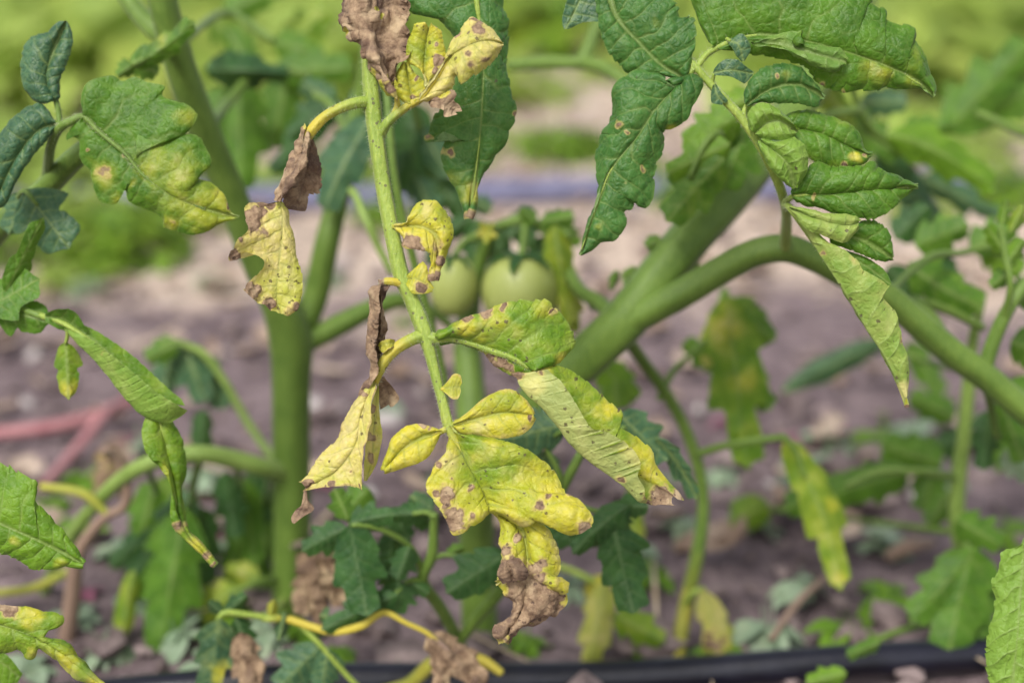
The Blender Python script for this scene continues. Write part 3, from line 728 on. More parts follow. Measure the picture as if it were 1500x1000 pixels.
# yellow lobes of the upper right leaflet
leaf(mid=[(624, 130, -7), (622, 100, -8), (624, 65, -8), (628, 40, -9)],
     L=[(0, 622, 128), (.15, 620, 112), (.25, 610, 98), (.35, 599, 88), (.55, 600, 66), (.72, 602, 48, -9), (.85, 606, 34, -12), (1, 620, 29, -12)],
     R=[(0, 628, 126), (.15, 634, 118), (.3, 650, 101), (.5, 653, 77), (.68, 649, 55), (.8, 647, 43), (.92, 638, 36), (1, 634, 31)],
     bulge=(-2, -2), yel=.92, spot=.3, mat='light', paints=[('B', 644, 90, 10, .9), ('B', 641, 104, 6, .9), ('B', 640, 38, 4, .8), ('B', 638, 66, 4, .7), ('G', 612, 75, 22, .5), ('L', 615, 35, 5)], crinkle=.5, **H)
leaf(mid=[(604, 152, -5), (600, 125, -6), (594, 92, -7)],
     L=[(0, 600, 154), (.15, 586, 146), (.4, 578, 128), (.7, 581, 108), (1, 590, 90)],
     R=[(0, 610, 150), (.15, 620, 142), (.35, 624, 128), (.55, 616, 117), (.75, 607, 108), (1, 598, 90)],
     yel=.8, spot=.3, mat='light', bulge=(-2, -2), paints=[('B', 604, 142, 6, .8), ('B', 616, 140, 6, .8), ('B', 612, 114, 4, .7)], crinkle=.4, **H)
leaf(mid=[(614, 147, -6), (638, 115, -8), (660, 84, -9), (690, 66, -12), (715, 60, -11), (737, 64, -7)],
     L=[(0, 612, 146), (.2, 631, 117), (.36, 650, 86), (.45, 663, 60, -8), (.5, 672, 51, -9), (.6, 690, 29, -6), (.68, 700, 33, -6), (.78, 714, 41, -7), (.9, 729, 52, -7), (1, 738, 63)],
     R=[(0, 618, 149), (.12, 640, 145), (.22, 662, 132), (.34, 668, 112), (.42, 671, 117), (.5, 675, 121, -12), (.62, 706, 104, -10), (.82, 731, 83, -7), (1, 739, 68)],
     bulge=(-2, -3), mat='pale', yel=1, spot=.35, paints=[('B', 700, 42, 16, .75), ('B', 710, 87, 10, .62), ('B', 684, 80, 8, .62), ('B', 690, 93, 9, .6), ('B', 693, 31, 7, .8), ('B', 672, 52, 5, .9), ('S', 650, 110, 30, .9), ('B', 670, 40, 5, .8)],
     crinkle=.9, veins=7, teeth=.04, label='pale yellow curled lobe with brown patches', **H)
leaf(mid=[(628, 149, -5), (648, 152, -9), (668, 165, -6)],
     L=[(0, 626, 147), (.3, 645, 140), (.6, 664, 133), (.75, 664, 147), (.9, 673, 154), (1, 677, 163)],
     R=[(0, 628, 152), (.3, 634, 159), (.6, 649, 161), (.8, 651, 171), (1, 670, 168)], yel=.9, brn=.9, crinkle=1.2, paints=[('L', 650, 138, 9)], **H)
# left withered leaflet, three pieces
leaf(mid=[(450, 188, -4), (440, 222, -7), (430, 258, -7), (407, 296, -4)],
     L=[(0, 446, 180), (.25, 432, 208, 0), (.55, 414, 246, 0), (.8, 404, 275, 0), (1, 402, 294)],
     R=[(0, 456, 198), (.25, 456, 215, -9), (.5, 450, 242, -11), (.7, 432, 264, -9), (.85, 420, 280, -6), (1, 412, 294)], yel=.8, brn=1, crinkle=1.6, pk=1.2, paints=[('L', 450, 186, 9)], bulge=(-2, -4), label='withered brown rolled leaflet', **H)
leaf(mid=[(455, 203, 0), (450, 245, 3), (432, 308, 4)],
     L=[(0, 450, 205), (.3, 442, 240, 1), (.6, 424, 272, 1), (.85, 415, 292, 2), (1, 419, 306, 3)],
     R=[(0, 458, 203), (.25, 467, 225, 4), (.45, 470, 258, 5), (.6, 468, 281, 6), (.72, 452, 286, 6), (.85, 448, 300, 6), (1, 445, 312, 5)], yel=.5, brn=1, crinkle=1.3, teeth=.07, **H)
leaf(mid=[(412, 294, -2), (414, 330, -2), (409, 385, -1), (405, 430, 0), (410, 459, 0)],
     L=[(0, 405, 296), (.07, 381, 297, -4), (.12, 359, 302, -6), (.22, 363, 335, -8), (.29, 352, 346, -10), (.34, 344, 356, -11), (.4, 335, 382, -9), (.45, 360, 369, -8), (.52, 385, 381, -6), (.62, 380, 398, -5), (.7, 357, 418, -8), (.78, 359, 432, -8), (.88, 381, 447, -4), (1, 403, 457, -1)],
     R=[(0, 416, 298), (.15, 422, 338, 1), (.35, 432, 365, 2), (.6, 441, 402, 2), (.85, 439, 442, 1), (1, 418, 461, 0)],
     bulge=(1, -1), mat='pale', yel=1, brn=.0, spot=.6, paints=[('B', 372, 318, 24), ('B', 342, 372, 13), ('B', 352, 350, 8, .8), ('B', 367, 428, 17), ('B', 392, 446, 15, .9), ('B', 430, 450, 10, .7), ('B', 385, 340, 12, .6), ('B', 395, 300, 12)],
     crinkle=1.1, veins=7, label='yellow leaflet with dark specks and brown curled edge', **H)
# small leaflets on the right of the stalk
leaf(mid=[(577, 332, -3), (600, 331, -6), (624, 334, -9), (640, 352, -9), (636, 409, -4)],
     L=[(0, 577, 328), (.1, 599, 323, -6), (.18, 604, 306, -6), (.3, 625, 297, -5), (.45, 645, 302, -5), (.56, 659, 318, -5), (.67, 663, 336, -6), (.8, 657, 360, -6), (.92, 649, 382, -4), (1, 639, 410, -2)],
     R=[(0, 578, 336), (.12, 590, 347, -8), (.24, 592, 361, -9), (.4, 613, 365, -11), (.52, 627, 370, -11), (.75, 632, 392, -7), (1, 630, 411, -4)],
     bulge=(-3, -2), yel=.88, spot=.55, mat='light', paints=[('B', 604, 356, 14, .9), ('B', 619, 362, 9, .9), ('B', 636, 404, 13), ('B', 647, 382, 8, .7), ('B', 640, 362, 11, .5), ('G', 615, 308, 14, .7), ('G', 645, 315, 12, .4)],
     crinkle=.8, veins=5, label='small yellow leaflet with brown lower edge', **H)
leaf(mid=[(597, 409, -3), (612, 409, -6), (633, 424, -5)],
     L=[(0, 596, 404), (.25, 606, 393), (.5, 618, 383), (.7, 626, 392), (.85, 629, 409), (1, 636, 422)],
     R=[(0, 598, 414), (.3, 600, 422), (.55, 605, 430), (.8, 624, 430), (1, 634, 427)], mat='light', yel=.85, spot=.3, paints=[('B', 614, 422, 10)], crinkle=.5, **H)
# brown rolled leaflet on the left
leaf(mid=[(564, 411, -2), (554, 440, 2), (550, 475, 3), (547, 510, 3), (549, 540, 2), (540, 565, 0), (527, 580, 0)],
     L=[(0, 560, 410, -4, 554, 409, -2), (.15, 556, 435, -10, 541, 428, -4), (.35, 554, 470, -11, 535, 462, -4), (.55, 548, 505, -11, 532, 498, -4), (.72, 553, 534, -10, 540, 532, -4), (.88, 545, 560, -7, 534, 556, -3), (1, 528, 580, -3, 525, 578, -1)],
     R=[(0, 567, 411, 0, 568, 410, -1), (.15, 560, 434, -2, 569, 434, 1), (.35, 558, 470, -2, 563, 455, 1), (.55, 558, 500, -2, 567, 489, 1), (.72, 554, 530, -2, 561, 512, 1), (.88, 550, 552, -2, 554, 548, 0), (1, 530, 580, 0, 531, 578, 0)],
     yel=.6, brn=1, crinkle=1.4, pk=1.0, label='tightly rolled dead brown leaflet', **H)
# left lower leaflet
leaf(mid=[(579, 503, -4), (568, 502, -7), (556, 508, -5)], L=[(0, 578, 499), (.4, 570, 496), (.8, 558, 500), (1, 554, 506)], R=[(0, 578, 507), (.4, 570, 511), (.8, 562, 517), (1, 556, 511)], mat='light', yel=.9, edge_b=.7, **H)
leaf(mid=[(550, 556, -2), (530, 605, -4), (522, 648, -5), (492, 690, -4), (450, 711, -2)],
     L=[(0, 546, 556), (.12, 525, 579, 0), (.28, 507, 612, 1), (.42, 498, 637, 1), (.62, 473, 670, 1), (.85, 450, 698, 0), (1, 441, 709, -1)],
     R=[(0, 553, 556), (.12, 552, 580, -7), (.3, 542, 630, -10), (.45, 537, 672, -9), (.6, 534, 716, -5), (.68, 519, 714, -6), (.78, 500, 713, -8), (.88, 470, 715, -4), (1, 444, 719, -1)],
     bulge=(-2, 0), mat='pale', yel=1, spot=.12, paints=[('B', 449, 710, 9, .85), ('B', 490, 710, 10, .75), ('B', 528, 714, 7, .8), ('B', 534, 575, 6, .6), ('B', 515, 690, 7, .6), ('B', 480, 712, 5, .6)],
     edge_b=.45, crinkle=.9, pk=1.1, veins=6, label='pale yellow limp leaflet with brown margin', **H)
leaf(mid=[(552, 560, 1), (549, 620, 2), (545, 675, 2), (537, 704, 0)],
     L=[(0, 549, 560, 0), (.35, 540, 620, 0), (.7, 535, 672, 0), (1, 533, 704, 0)], R=[(0, 554, 560, 1), (.3, 556, 612, 3), (.5, 560, 638, 3), (.75, 553, 675, 3), (1, 539, 705, 1)],
     mat='pale', yel=.95, spot=.2, paints=[('B', 540, 600, 10, .9), ('B', 542, 640, 10, .9), ('B', 541, 670, 9, .9)], crinkle=.9, **H)
leaf(mid=[(448, 716, -1), (447, 735, -1), (430, 764, 0)], L=[(0, 446, 717), (.4, 441, 739), (.8, 427, 757), (1, 428, 765)], R=[(0, 450, 717), (.4, 452, 732), (.65, 460, 745), (.85, 445, 755), (1, 432, 766)], brn=1, crinkle=1.2, **H)
leaf(mid=[(556, 553, 3), (568, 572, 7), (570, 592, 8)], L=[(0, 554, 556), (.5, 555, 580), (1, 557, 599)], R=[(0, 563, 551), (.4, 575, 567), (.7, 585, 583), (.9, 577, 594), (1, 572, 596)], brn=1, crinkle=.5, label='dark brown curled flap', **H)
# right green leaflet and its rolled end
leaf(mid=[(638, 496, -1), (668, 496, -1), (705, 508, -2), (745, 522, -3), (780, 542, -3)],
     L=[(0, 636, 489, 0), (.08, 653, 483, -1), (.16, 671, 472, -2), (.27, 692, 463, -3), (.38, 715, 454, -4), (.52, 753, 443, -3), (.62, 795, 445, -1), (.68, 806, 453, 0), (.74, 828, 468, 1), (.8, 841, 486, 2), (.85, 844, 505, 2), (.89, 835, 516, 1), (.94, 817, 533, 0), (1, 786, 543, -1)],
     R=[(0, 641, 503, 0), (.2, 670, 504, 1), (.4, 696, 512, 2), (.55, 711, 519, 2), (.75, 729, 536, 2), (.9, 746, 547, 1), (1, 768, 549, 0)],
     bulge=(-5, -1), mat='light', yel=.16, spot=.25, pk=1.25, veins=7, sweep=.1, paints=[('Y', 680, 478, 22, .9), ('Y', 725, 460, 26, .7), ('B', 712, 456, 13, .8), ('B', 688, 466, 9, .8), ('B', 735, 449, 9, .6), ('Y', 820, 527, 14, .9), ('Y', 795, 455, 18, .5), ('Y', 715, 520, 18, .9), ('B', 735, 528, 12, .95), ('B', 745, 541, 10, .9), ('B', 722, 522, 7, .8), ('Y', 700, 500, 18, .5), ('S', 725, 475, 34, .6), ('B', 806, 458, 6, .6), ('Y', 760, 480, 20, .35)],
     crinkle=.6, label='bright green leaflet with yellow and brown margin', **H)
leaf(mid=[(772, 541, -2), (815, 580, -1), (850, 618, 0), (890, 655, 1), (925, 690, 1), (960, 714, 1), (985, 729, 1)],
     L=[(0, 802, 541, -9, 750, 548, -4), (.12, 820, 557, -13, 766, 573, -6), (.25, 843, 590, -14, 797, 600, -7), (.36, 865, 626, -14, 820, 629, -7), (.42, 885, 633, -14, 833, 647, -7), (.52, 915, 648, -14, 857, 671, -7), (.62, 938, 675, -13, 884, 695, -6), (.7, 934, 697, -12, 905, 712, -6), (.78, 944, 715, -10, 925, 727, -5), (.83, 945, 728, -7, 937, 735, -4), (.9, 958, 738, 0, 955, 732, 0), (1, 992, 742, 2, 985, 738, 1)],
     R=[(0, 790, 536, -1), (.08, 815, 538, 0), (.15, 832, 543, 2), (.28, 860, 561, 3), (.4, 886, 581, 3), (.5, 912, 606, 3), (.55, 905, 625, 2), (.62, 931, 638, 3), (.72, 956, 659, 3), (.8, 962, 677, 3), (.88, 979, 697, 3), (.95, 992, 715, 3), (1, 1003, 732, 3)],
     bulge=(0, -2), mat='roll', yel=.30, spot=.5, pk=.45, veins=8, paints=[('B', 972, 733, 24, 1), ('B', 992, 735, 16, 1), ('B', 950, 738, 6, .7), ('Y', 890, 600, 24, .85), ('Y', 940, 660, 40, .85), ('Y', 960, 695, 30, 1), ('B', 756, 550, 12, .8), ('B', 765, 545, 8, .6), ('B', 905, 705, 8, .7), ('B', 790, 541, 8, .6), ('S', 830, 620, 60, .5), ('Y', 780, 560, 30, .75)],
     crinkle=.25, wave=.5, label='rolled leaflet showing its pale underside, with a brown tip', **H)
# bud leaf
leaf(mid=[(648, 569, -2), (660, 567, -4), (674, 566, -3)], L=[(0, 648, 566), (.3, 655, 558), (.55, 664, 548), (.8, 674, 549), (1, 677, 560)], R=[(0, 648, 572), (.3, 655, 577), (.6, 663, 584), (.85, 671, 583), (1, 675, 572)], mat='light', yel=.95, spot=.1, edge_b=.35, teeth=.02, **H)
leaf(mid=[(648, 632, -1), (620, 640, -3), (590, 658, -4), (563, 688, -2)],
     L=[(0, 647, 629), (.12, 632, 626), (.3, 611, 620), (.48, 591, 623), (.68, 571, 641), (.82, 566, 658), (.95, 560, 683), (1, 561, 688)],
     R=[(0, 648, 635), (.15, 643, 641), (.32, 630, 661), (.5, 615, 674), (.72, 589, 684), (.9, 568, 691), (1, 563, 690)],
     bulge=(-2, -2), mat='light', yel=.97, spot=.1, pk=.6, veins=4, teeth=.015, paints=[('B', 620, 623, 7, .75), ('B', 566, 655, 5, .6), ('B', 630, 627, 5, .6)], **H)
leaf(mid=[(664, 622, -1), (700, 613, -3), (740, 604, -4), (781, 608, -2)],
     L=[(0, 663, 619), (.08, 676, 613), (.25, 706, 589), (.42, 731, 572), (.55, 750, 570), (.75, 771, 584), (.9, 780, 600), (1, 782, 607)],
     R=[(0, 665, 627), (.1, 680, 635), (.28, 706, 639), (.5, 737, 640), (.7, 763, 634), (.88, 778, 620), (1, 782, 611)],
     bulge=(-2, -2), mat='light', yel=.78, spot=.42, pk=.7, veins=5, teeth=.012, edge_b=.3, paints=[('B', 779, 612, 7, .75), ('G', 740, 590, 25, .35)], **H)
# terminal leaflet
leaf(mid=[(656, 622, 0), (668, 646, -1), (688, 686, -2), (706, 717, -2), (716, 744, -1)],
     R=[(0, 664, 626), (.1, 680, 637), (.2, 706, 641), (.3, 737, 650, -4), (.42, 779, 665, -4), (.5, 807, 682, -3), (.57, 822, 704, -2), (.62, 828, 724, -3), (.66, 842, 730, -6), (.7, 856, 742, -9), (.74, 868, 757, -11), (.77, 866, 770, -11), (.8, 839, 780, -8), (.83, 828, 772, -6), (.855, 818, 757, -3), (.875, 806, 750, -1), (.895, 795, 755, -4), (.92, 778, 762, -7), (.95, 758, 758, -4), (.98, 737, 749, -2), (1, 718, 745, -1)],
     L=[(0, 649, 628), (.08, 653, 645), (.18, 651, 667, -3), (.32, 636, 686, -5), (.45, 624, 712, -6), (.55, 636, 732, -6), (.65, 651, 754, -6), (.72, 664, 782, -5), (.79, 680, 777, -5), (.84, 684, 765, -5), (.88, 691, 765, -5), (.95, 708, 752, -3), (1, 714, 746, -1)],
     bulge=(-2, -4), mat='light', yel=.85, spot=.32, pk=1.35, veins=5, sweep=.05, teeth=.012,
     paints=[('G', 720, 680, 45, .75), ('G', 690, 650, 25, .7), ('G', 765, 672, 25, .5), ('B', 655, 728, 18, 1), ('B', 665, 765, 22, 1), ('B', 640, 725, 9, .8), ('B', 858, 770, 13, .95), ('B', 790, 740, 12, .75), ('B', 800, 728, 8, .6), ('B', 832, 726, 7, .7), ('B', 690, 716, 5, .7), ('B', 693, 757, 7, .6), ('B', 660, 700, 4, .5), ('B', 643, 680, 7, .6)],
     crinkle=.8, wave=1.6, label='large yellow terminal leaflet with dark specks and brown patches', **H)
leaf(mid=[(728, 748, 4), (762, 772, 1), (772, 812, -1), (770, 852, -2), (764, 892, -1), (738, 940, 0)],
     L=[(0, 722, 752, 4), (.08, 727, 768, 2), (.18, 729, 788, 0), (.28, 735, 806, -3), (.34, 732, 826, -7), (.42, 728, 846, -8), (.5, 727, 855, -5), (.62, 742, 872, -2), (.72, 753, 890, -2), (.8, 751, 902, -2), (.88, 734, 917, -3), (.95, 729, 928, -3), (1, 735, 941, 0)],
     R=[(0, 765, 745, 4), (.08, 788, 763, 3), (.18, 803, 780, 2), (.3, 812, 800, 2), (.4, 814, 823, 2), (.48, 812, 845, 1), (.52, 827, 859, -2), (.55, 819, 863, 1), (.62, 823, 880, 3), (.7, 814, 896, 3), (.76, 801, 898, 3), (.83, 788, 911, 3), (.9, 762, 918, 2), (.95, 748, 928, 1), (1, 739, 940, 0)],
     bulge=(-3, -5), mat='light', yel=.88, spot=.45, pk=1.1, veins=6, teeth=.03,
     paints=[('B', 770, 880, 60, 1), ('B', 800, 900, 30, 1), ('B', 760, 905, 30, 1), ('B', 748, 838, 22, 1), ('B', 800, 880, 28, 1), ('B', 745, 920, 26, 1), ('B', 740, 805, 12, .8), ('B', 790, 830, 12, .8), ('B', 758, 787, 6, .8), ('S', 770, 785, 30, .6), ('L', 735, 862, 10, .8), ('L', 807, 835, 11, .9), ('L', 806, 850, 7, .9)],
     crinkle=1.3, wave=1.4, label='hanging leaflet, yellow above and withered brown at the tip', **H)
leaf(mid=[(742, 822, -6), (748, 832, -10), (752, 850, -7)], L=[(0, 738, 824), (.5, 730, 838), (1, 738, 853)], R=[(0, 748, 820), (.5, 766, 834), (1, 764, 848)], bulge=(-4, -4), brn=1, crinkle=1, **H)

# dark green leaflet hanging behind the top of the sick leaf
D1 = 0.624
Hd, sf = tubes('compound_leaf', PA, [[(553, -150, dA, 6), (600, -160, dA - .05, 6), (660, -120, D1 + .04, 6), (694, -70, D1 + .01, 5), (697, -10, D1, 5), (703, 40, D1, 2.6), (708, 95, D1 - .001, 2), (706, 158, D1 - .001, 1.4), (702, 211, D1 - .001, 1.1), (690, 300, D1, .7)]], 'rachis', ns=10)
leaf(Hd, D1, mid=[(696, -50, 0), (700, 20, -1), (708, 90, -2), (706, 158, -2), (702, 211, -1), (696, 257, 0), (686, 320, 2)],
     L=[(0, 690, -50), (.06, 640, -45, 0), (.12, 600, -20, 0), (.18, 598, 12, 2), (.25, 640, 28, 3), (.32, 672, 60, 2), (.4, 665, 110, 0), (.48, 645, 155, 1), (.55, 630, 185, 3), (.6, 621, 204, 4), (.63, 634, 211, 3), (.67, 653, 196, 1), (.72, 644, 222, 2), (.78, 649, 244, 2), (.84, 656, 264, 2), (.9, 667, 284, 2), (1, 684, 321, 2)],
     R=[(0, 705, -50), (.1, 738, -20, 3), (.22, 741, 20, 4), (.34, 746, 59, 5), (.42, 742, 99, 4), (.5, 748, 139, 3), (.57, 752, 165, 3), (.65, 742, 186, 2), (.75, 732, 218, 2), (.84, 719, 244, 2), (.92, 706, 271, 2), (1, 688, 320, 2)],
     mat='cool', px=1.5, pk=1.5, veins=9, spot=.06, bulge=(-2, -2), teeth=.03, paints=[('B', 655, 224, 11, .65), ('Y', 696, 280, 22, .5), ('B', 627, 203, 7, .6), ('B', 684, 316, 8, .6), ('Y', 660, 262, 16, .35), ('B', 748, 166, 5, .6)], label='dark green quilted leaflet hanging tip down')

# ---- plant B: stems
YB = G(700, 935)[1]
def Bp(x, y, r, d, *rest): return (x, y, d, r, *rest)
tubes('main_stem', PB, [
    [(702, 955, vd(YB, 955), 27), (700, 880, vd(YB, 880), 26), (697, 800, vd(YB, 800), 26), (702, 720, .80, 26), (735, 650, .785, 27), (800, 575, .77, 32), (860, 522, .76, 33), (915, 470, .75, 33), (965, 405, .75, 32), (1010, 350, .755, 32), (1055, 300, .765, 32), (1095, 255, .78, 31), (1150, 180, .80, 29), (1210, 90, .82, 27), (1260, 0, .84, 24), (1290, -60, .85, 18)],
    [(905, 480, .75, 22), (950, 455, .742, 22), (1000, 428, .735, 22), (1060, 393, .728, 21), (1105, 370, .722, 21), (1150, 363, .718, 21), (1195, 378, .718, 20), (1240, 402, .72, 20), (1300, 434, .725, 20), (1350, 478, .73, 20), (1400, 520, .735, 20), (1445, 552, .74, 20), (1500, 600, .745, 19), (1560, 650, .75, 17)],
], 'stem', ns=18)
branches('side_branch', PB, [
    [(700, 690, .80, 24), (692, 620, .815, 23), (688, 560, .825, 22), (684, 500, .83, 20), (690, 440, .835, 15), (705, 380, .83, 11), (722, 335, .82, 9)],
    [(900, 470, .755, 13), (880, 445, .77, 12), (850, 425, .785, 10), (825, 385, .80, 9), (800, 340, .81, 8), (770, 322, .81, 8), (735, 330, .81, 8), (690, 350, .80, 7)],
    [(910, 485, .765, 10), (935, 520, .79, 9), (968, 565, .81, 9), (1000, 620, .82, 9), (1022, 680, .825, 9), (1030, 740, .83, 9, .1), (1022, 810, .835, 10, .3), (1004, 890, .84, 11, .5, .1), (990, 975, .83, 11, .6, .3)],
    [(1021, 665, .82, 6), (1060, 653, .81, 6), (1105, 645, .80, 6), (1150, 640, .80, 5)],
    [(1440, 548, .74, 12), (1455, 500, .735, 11), (1478, 450, .73, 10), (1515, 400, .73, 9)],
    [(1390, 510, .735, 9), (1370, 470, .76, 8), (1340, 440, .78, 8), (1390, 455, .79, 7), (1440, 480, .80, 6)],
    [(1262, 0, .84, 10), (1100, -60, .86, 11), (985, -50, .87, 10), (905, -10, .87, 10), (875, 40, .87, 10), (860, 78, .87, 11), (845, 92, .87, 10), (800, 92, .88, 10), (745, 97, .89, 9)],
    [(850, 92, .87, 10), (880, 98, .86, 10), (912, 118, .85, 9), (950, 150, .84, 7)],
    [(965, 585, .81, 5), (985, 545, .82, 5), (1010, 520, .83, 4), (1040, 490, .84, 5), (1062, 425, .85, 6)],
], 'stem', ns=12)

# tomatoes
def tomato(x, y, rx, ry, d, label):
    c = W([x, y, d]); r = rx * d / FPX; rz = ry * d / FPX
    nu, nv = 28, 40; th = np.linspace(0, np.pi, nu); ph = np.linspace(0, 2 * np.pi, nv, endpoint=False)
    T, Pn = np.meshgrid(th, ph, indexing='ij')
    sx = np.sin(T) ** 0.82; lob = 1 + 0.018 * np.cos(5 * Pn) * np.sin(T)
    z = np.cos(T) * rz * (1 - 0.10 * (np.sin(T) < 0.25)) - 0.10 * rz * np.exp(-(T / 0.35) ** 2)
    V = np.stack([sx * np.cos(Pn) * r * lob, sx * np.sin(Pn) * r * lob, z], -1) + c
    o = mesh_obj('tomato', V.reshape(-1, 3), grid_quads(nu, nv, wrap=True)[:, ::-1], M['fruit'], PB, origin=c)
    o['label'] = label
    top = c + np.array([0, 0, rz * 0.86])
    vv, qq, aa = [], [], []; off = 0; rr = np.random.default_rng(int(x))
    for k in range(6):
        a = k * 1.047 + 0.3; dv = np.array([math.cos(a), math.sin(a), 0.35])
        P, Q = blade_arrays(top, dv, r * 1.0, r * 0.30, 0.45 + 0.2 * rr.random(), rr, 6)
        vv.append(P); qq.append(Q + off); off += len(P); aa.append(np.zeros((len(P), 4)))
    mesh_obj('calyx', np.vstack(vv), np.vstack(qq), M['dark'], o, np.vstack(aa), origin=top)
    return top
t1 = tomato(762, 425, 58, 56, .80, 'wide unripe green tomato')
t2 = tomato(664, 418, 35, 46, .80, 'narrow unripe green tomato')
branches('fruit_stalk', PB, [[(770, 322, .81, 6), (768, 345, .805, 6), (763, 378, .80, 6)], [(692, 348, .80, 6), (678, 356, .80, 5), (666, 376, .80, 5)]], 'stem', ns=10)

# ---- plant B: the green compound leaf at upper right
D2 = 0.620
Hb, sfb = tubes('compound_leaf', PB, [
    [(1150, 366, .716, 9), (1152, 335, .69, 8), (1152, 310, D2 + .03, 7), (1146, 285, D2 + .012, 7), (1133, 252, D2 + .004, 7), (1110, 208, D2, 7), (1085, 172, D2, 7), (1060, 145, D2, 6.5), (1036, 118, D2, 6), (1018, 97, D2, 6), (1008, 85, D2 + .003, 4)],
    [(1020, 100, D2, 5), (1035, 80, D2, 5), (1062, 65, D2, 5), (1105, 52, D2, 4), (1170, 58, D2, 3), (1240, 76, D2, 2.2), (1300, 97, D2, 1.6), (1350, 125, D2, 1)],
    [(1018, 99, D2, 5), (1006, 112, D2, 4.5), (986, 131, D2 - .001, 2.4), (959, 161, D2 - .002, 2), (935, 197, D2 - .002, 1.6), (899, 243, D2 - .001, 1.3), (881, 282, D2, 1), (852, 365, D2, .8)],
    [(1016, 98, D2, 5), (1000, 113, D2 + .0025, 3), (969, 95, D2 + .0025, 1.6), (937, 63, D2 + .0025, 1.2), (910, 34, D2 + .0025, .9), (885, -40, D2 + .003, .6)],
    [(1052, 66, D2, 4), (1060, 56, D2, 3), (1070, 60, D2 - .003, 2.5)], [(1050, 135, D2, 3.5), (1044, 122, D2, 3), (1046, 108, D2 - .003, 2.5)],
    [(1090, 178, D2, 4), (1090, 162, D2, 3.5), (1096, 150, D2, 3)], [(1130, 240, D2, 4), (1150, 200, D2 + .002, 3), (1170, 188, D2 + .002, 2)],
    [(1150, 295, D2 + .01, 5), (1165, 287, D2, 4), (1200, 285, D2, 3), (1270, 279, D2, 2), (1330, 274, D2, 1)],
    [(1150, 300, D2 + .012, 6), (1160, 308, D2 + .004, 5), (1195, 358, D2, 4), (1240, 424, D2, 3), (1285, 495, D2, 2.2), (1318, 560, D2, 1.5)],
], 'rachis', ns=12, step=4)
hairs(Hb, sfb, 3000, seed=4)
Hb['label'] = 'large healthy green leaf arching with many overlapping leaflets'
U = dict(parent=Hb, D=D2, px=1.6)
leaf(mid=[(1004, 116, 1), (969, 95, 1), (937, 63, 1), (910, 34, 1), (896, 5, 1), (880, -55, 3)],
     L=[(0, 1000, 116), (.12, 964, 112, 3), (.25, 922, 109, 4), (.36, 906, 95, 4), (.46, 895, 79, 3), (.55, 886, 61, 3), (.67, 879, 36, 3), (.8, 872, 0, 3), (1, 874, -55, 3)],
     R=[(0, 1008, 112), (.1, 1018, 79, -3), (.2, 1021, 52, -3), (.3, 1014, 24, -2), (.37, 996, 26, -1), (.44, 993, 10, -1), (.55, 976, -2, 0), (.75, 930, -30, 2), (1, 884, -55, 3)],
     mat='cool', pk=1.7, veins=8, sweep=0, bulge=(-2, -3), teeth=.035, paints=[('Y', 960, 30, 8, .3)], label='broad dark green leaflet with quilted surface', **U)
leaf(mid=[(868, -40, 6), (852, -5, 6), (838, 25, 6), (828, 42, 5)], L=[(0, 862, -40), (.4, 836, -10), (.75, 824, 25), (1, 826, 43)], R=[(0, 880, -40), (.4, 884, -5), (.65, 880, 31), (.85, 852, 34), (1, 832, 42)], mat='blue', pk=1.2, **U)
leaf(mid=[(1012, 107, -1), (986, 132, -2), (959, 162, -3), (935, 198, -3), (899, 243, -2), (881, 282, -1), (866, 324, 0), (850, 373, 2)],
     L=[(0, 1004, 112), (.08, 970, 128, -2), (.12, 960, 110, -1), (.18, 938, 102, 0), (.25, 917, 114, 1), (.32, 904, 133, 2, 928, 140, -4), (.38, 897, 170, 4, 915, 172, -4), (.44, 884, 194, 5, 908, 195, -3), (.52, 873, 222, 4), (.6, 871, 258, 3), (.7, 872, 284, 3), (.8, 868, 308, 3), (.9, 855, 338, 3), (1, 849, 374, 2)],
     R=[(0, 1022, 110), (.05, 1028, 128, -3), (.12, 1014, 155, -3), (.2, 1004, 177, -2), (.26, 985, 188, 0), (.31, 969, 195, 2), (.36, 974, 208, 2), (.45, 962, 234, 2), (.54, 955, 258, 3), (.63, 953, 297, 3), (.67, 942, 302, 3), (.7, 932, 291, 2), (.74, 925, 305, 2), (.8, 916, 310, 2), (.85, 913, 331, 2), (.9, 902, 348, 2), (.95, 880, 355, 2), (1, 851, 375, 2)],
     mat='cool', pk=1.7, veins=10, bulge=(-2, -2), teeth=.03, spot=.05, paints=[('B', 910, 184, 6, .6), ('B', 921, 196, 5, .55), ('Y', 985, 190, 10, .6), ('B', 940, 245, 5, .5), ('Y', 878, 335, 8, .4)], label='long drooping green leaflet with jagged edge', **U)
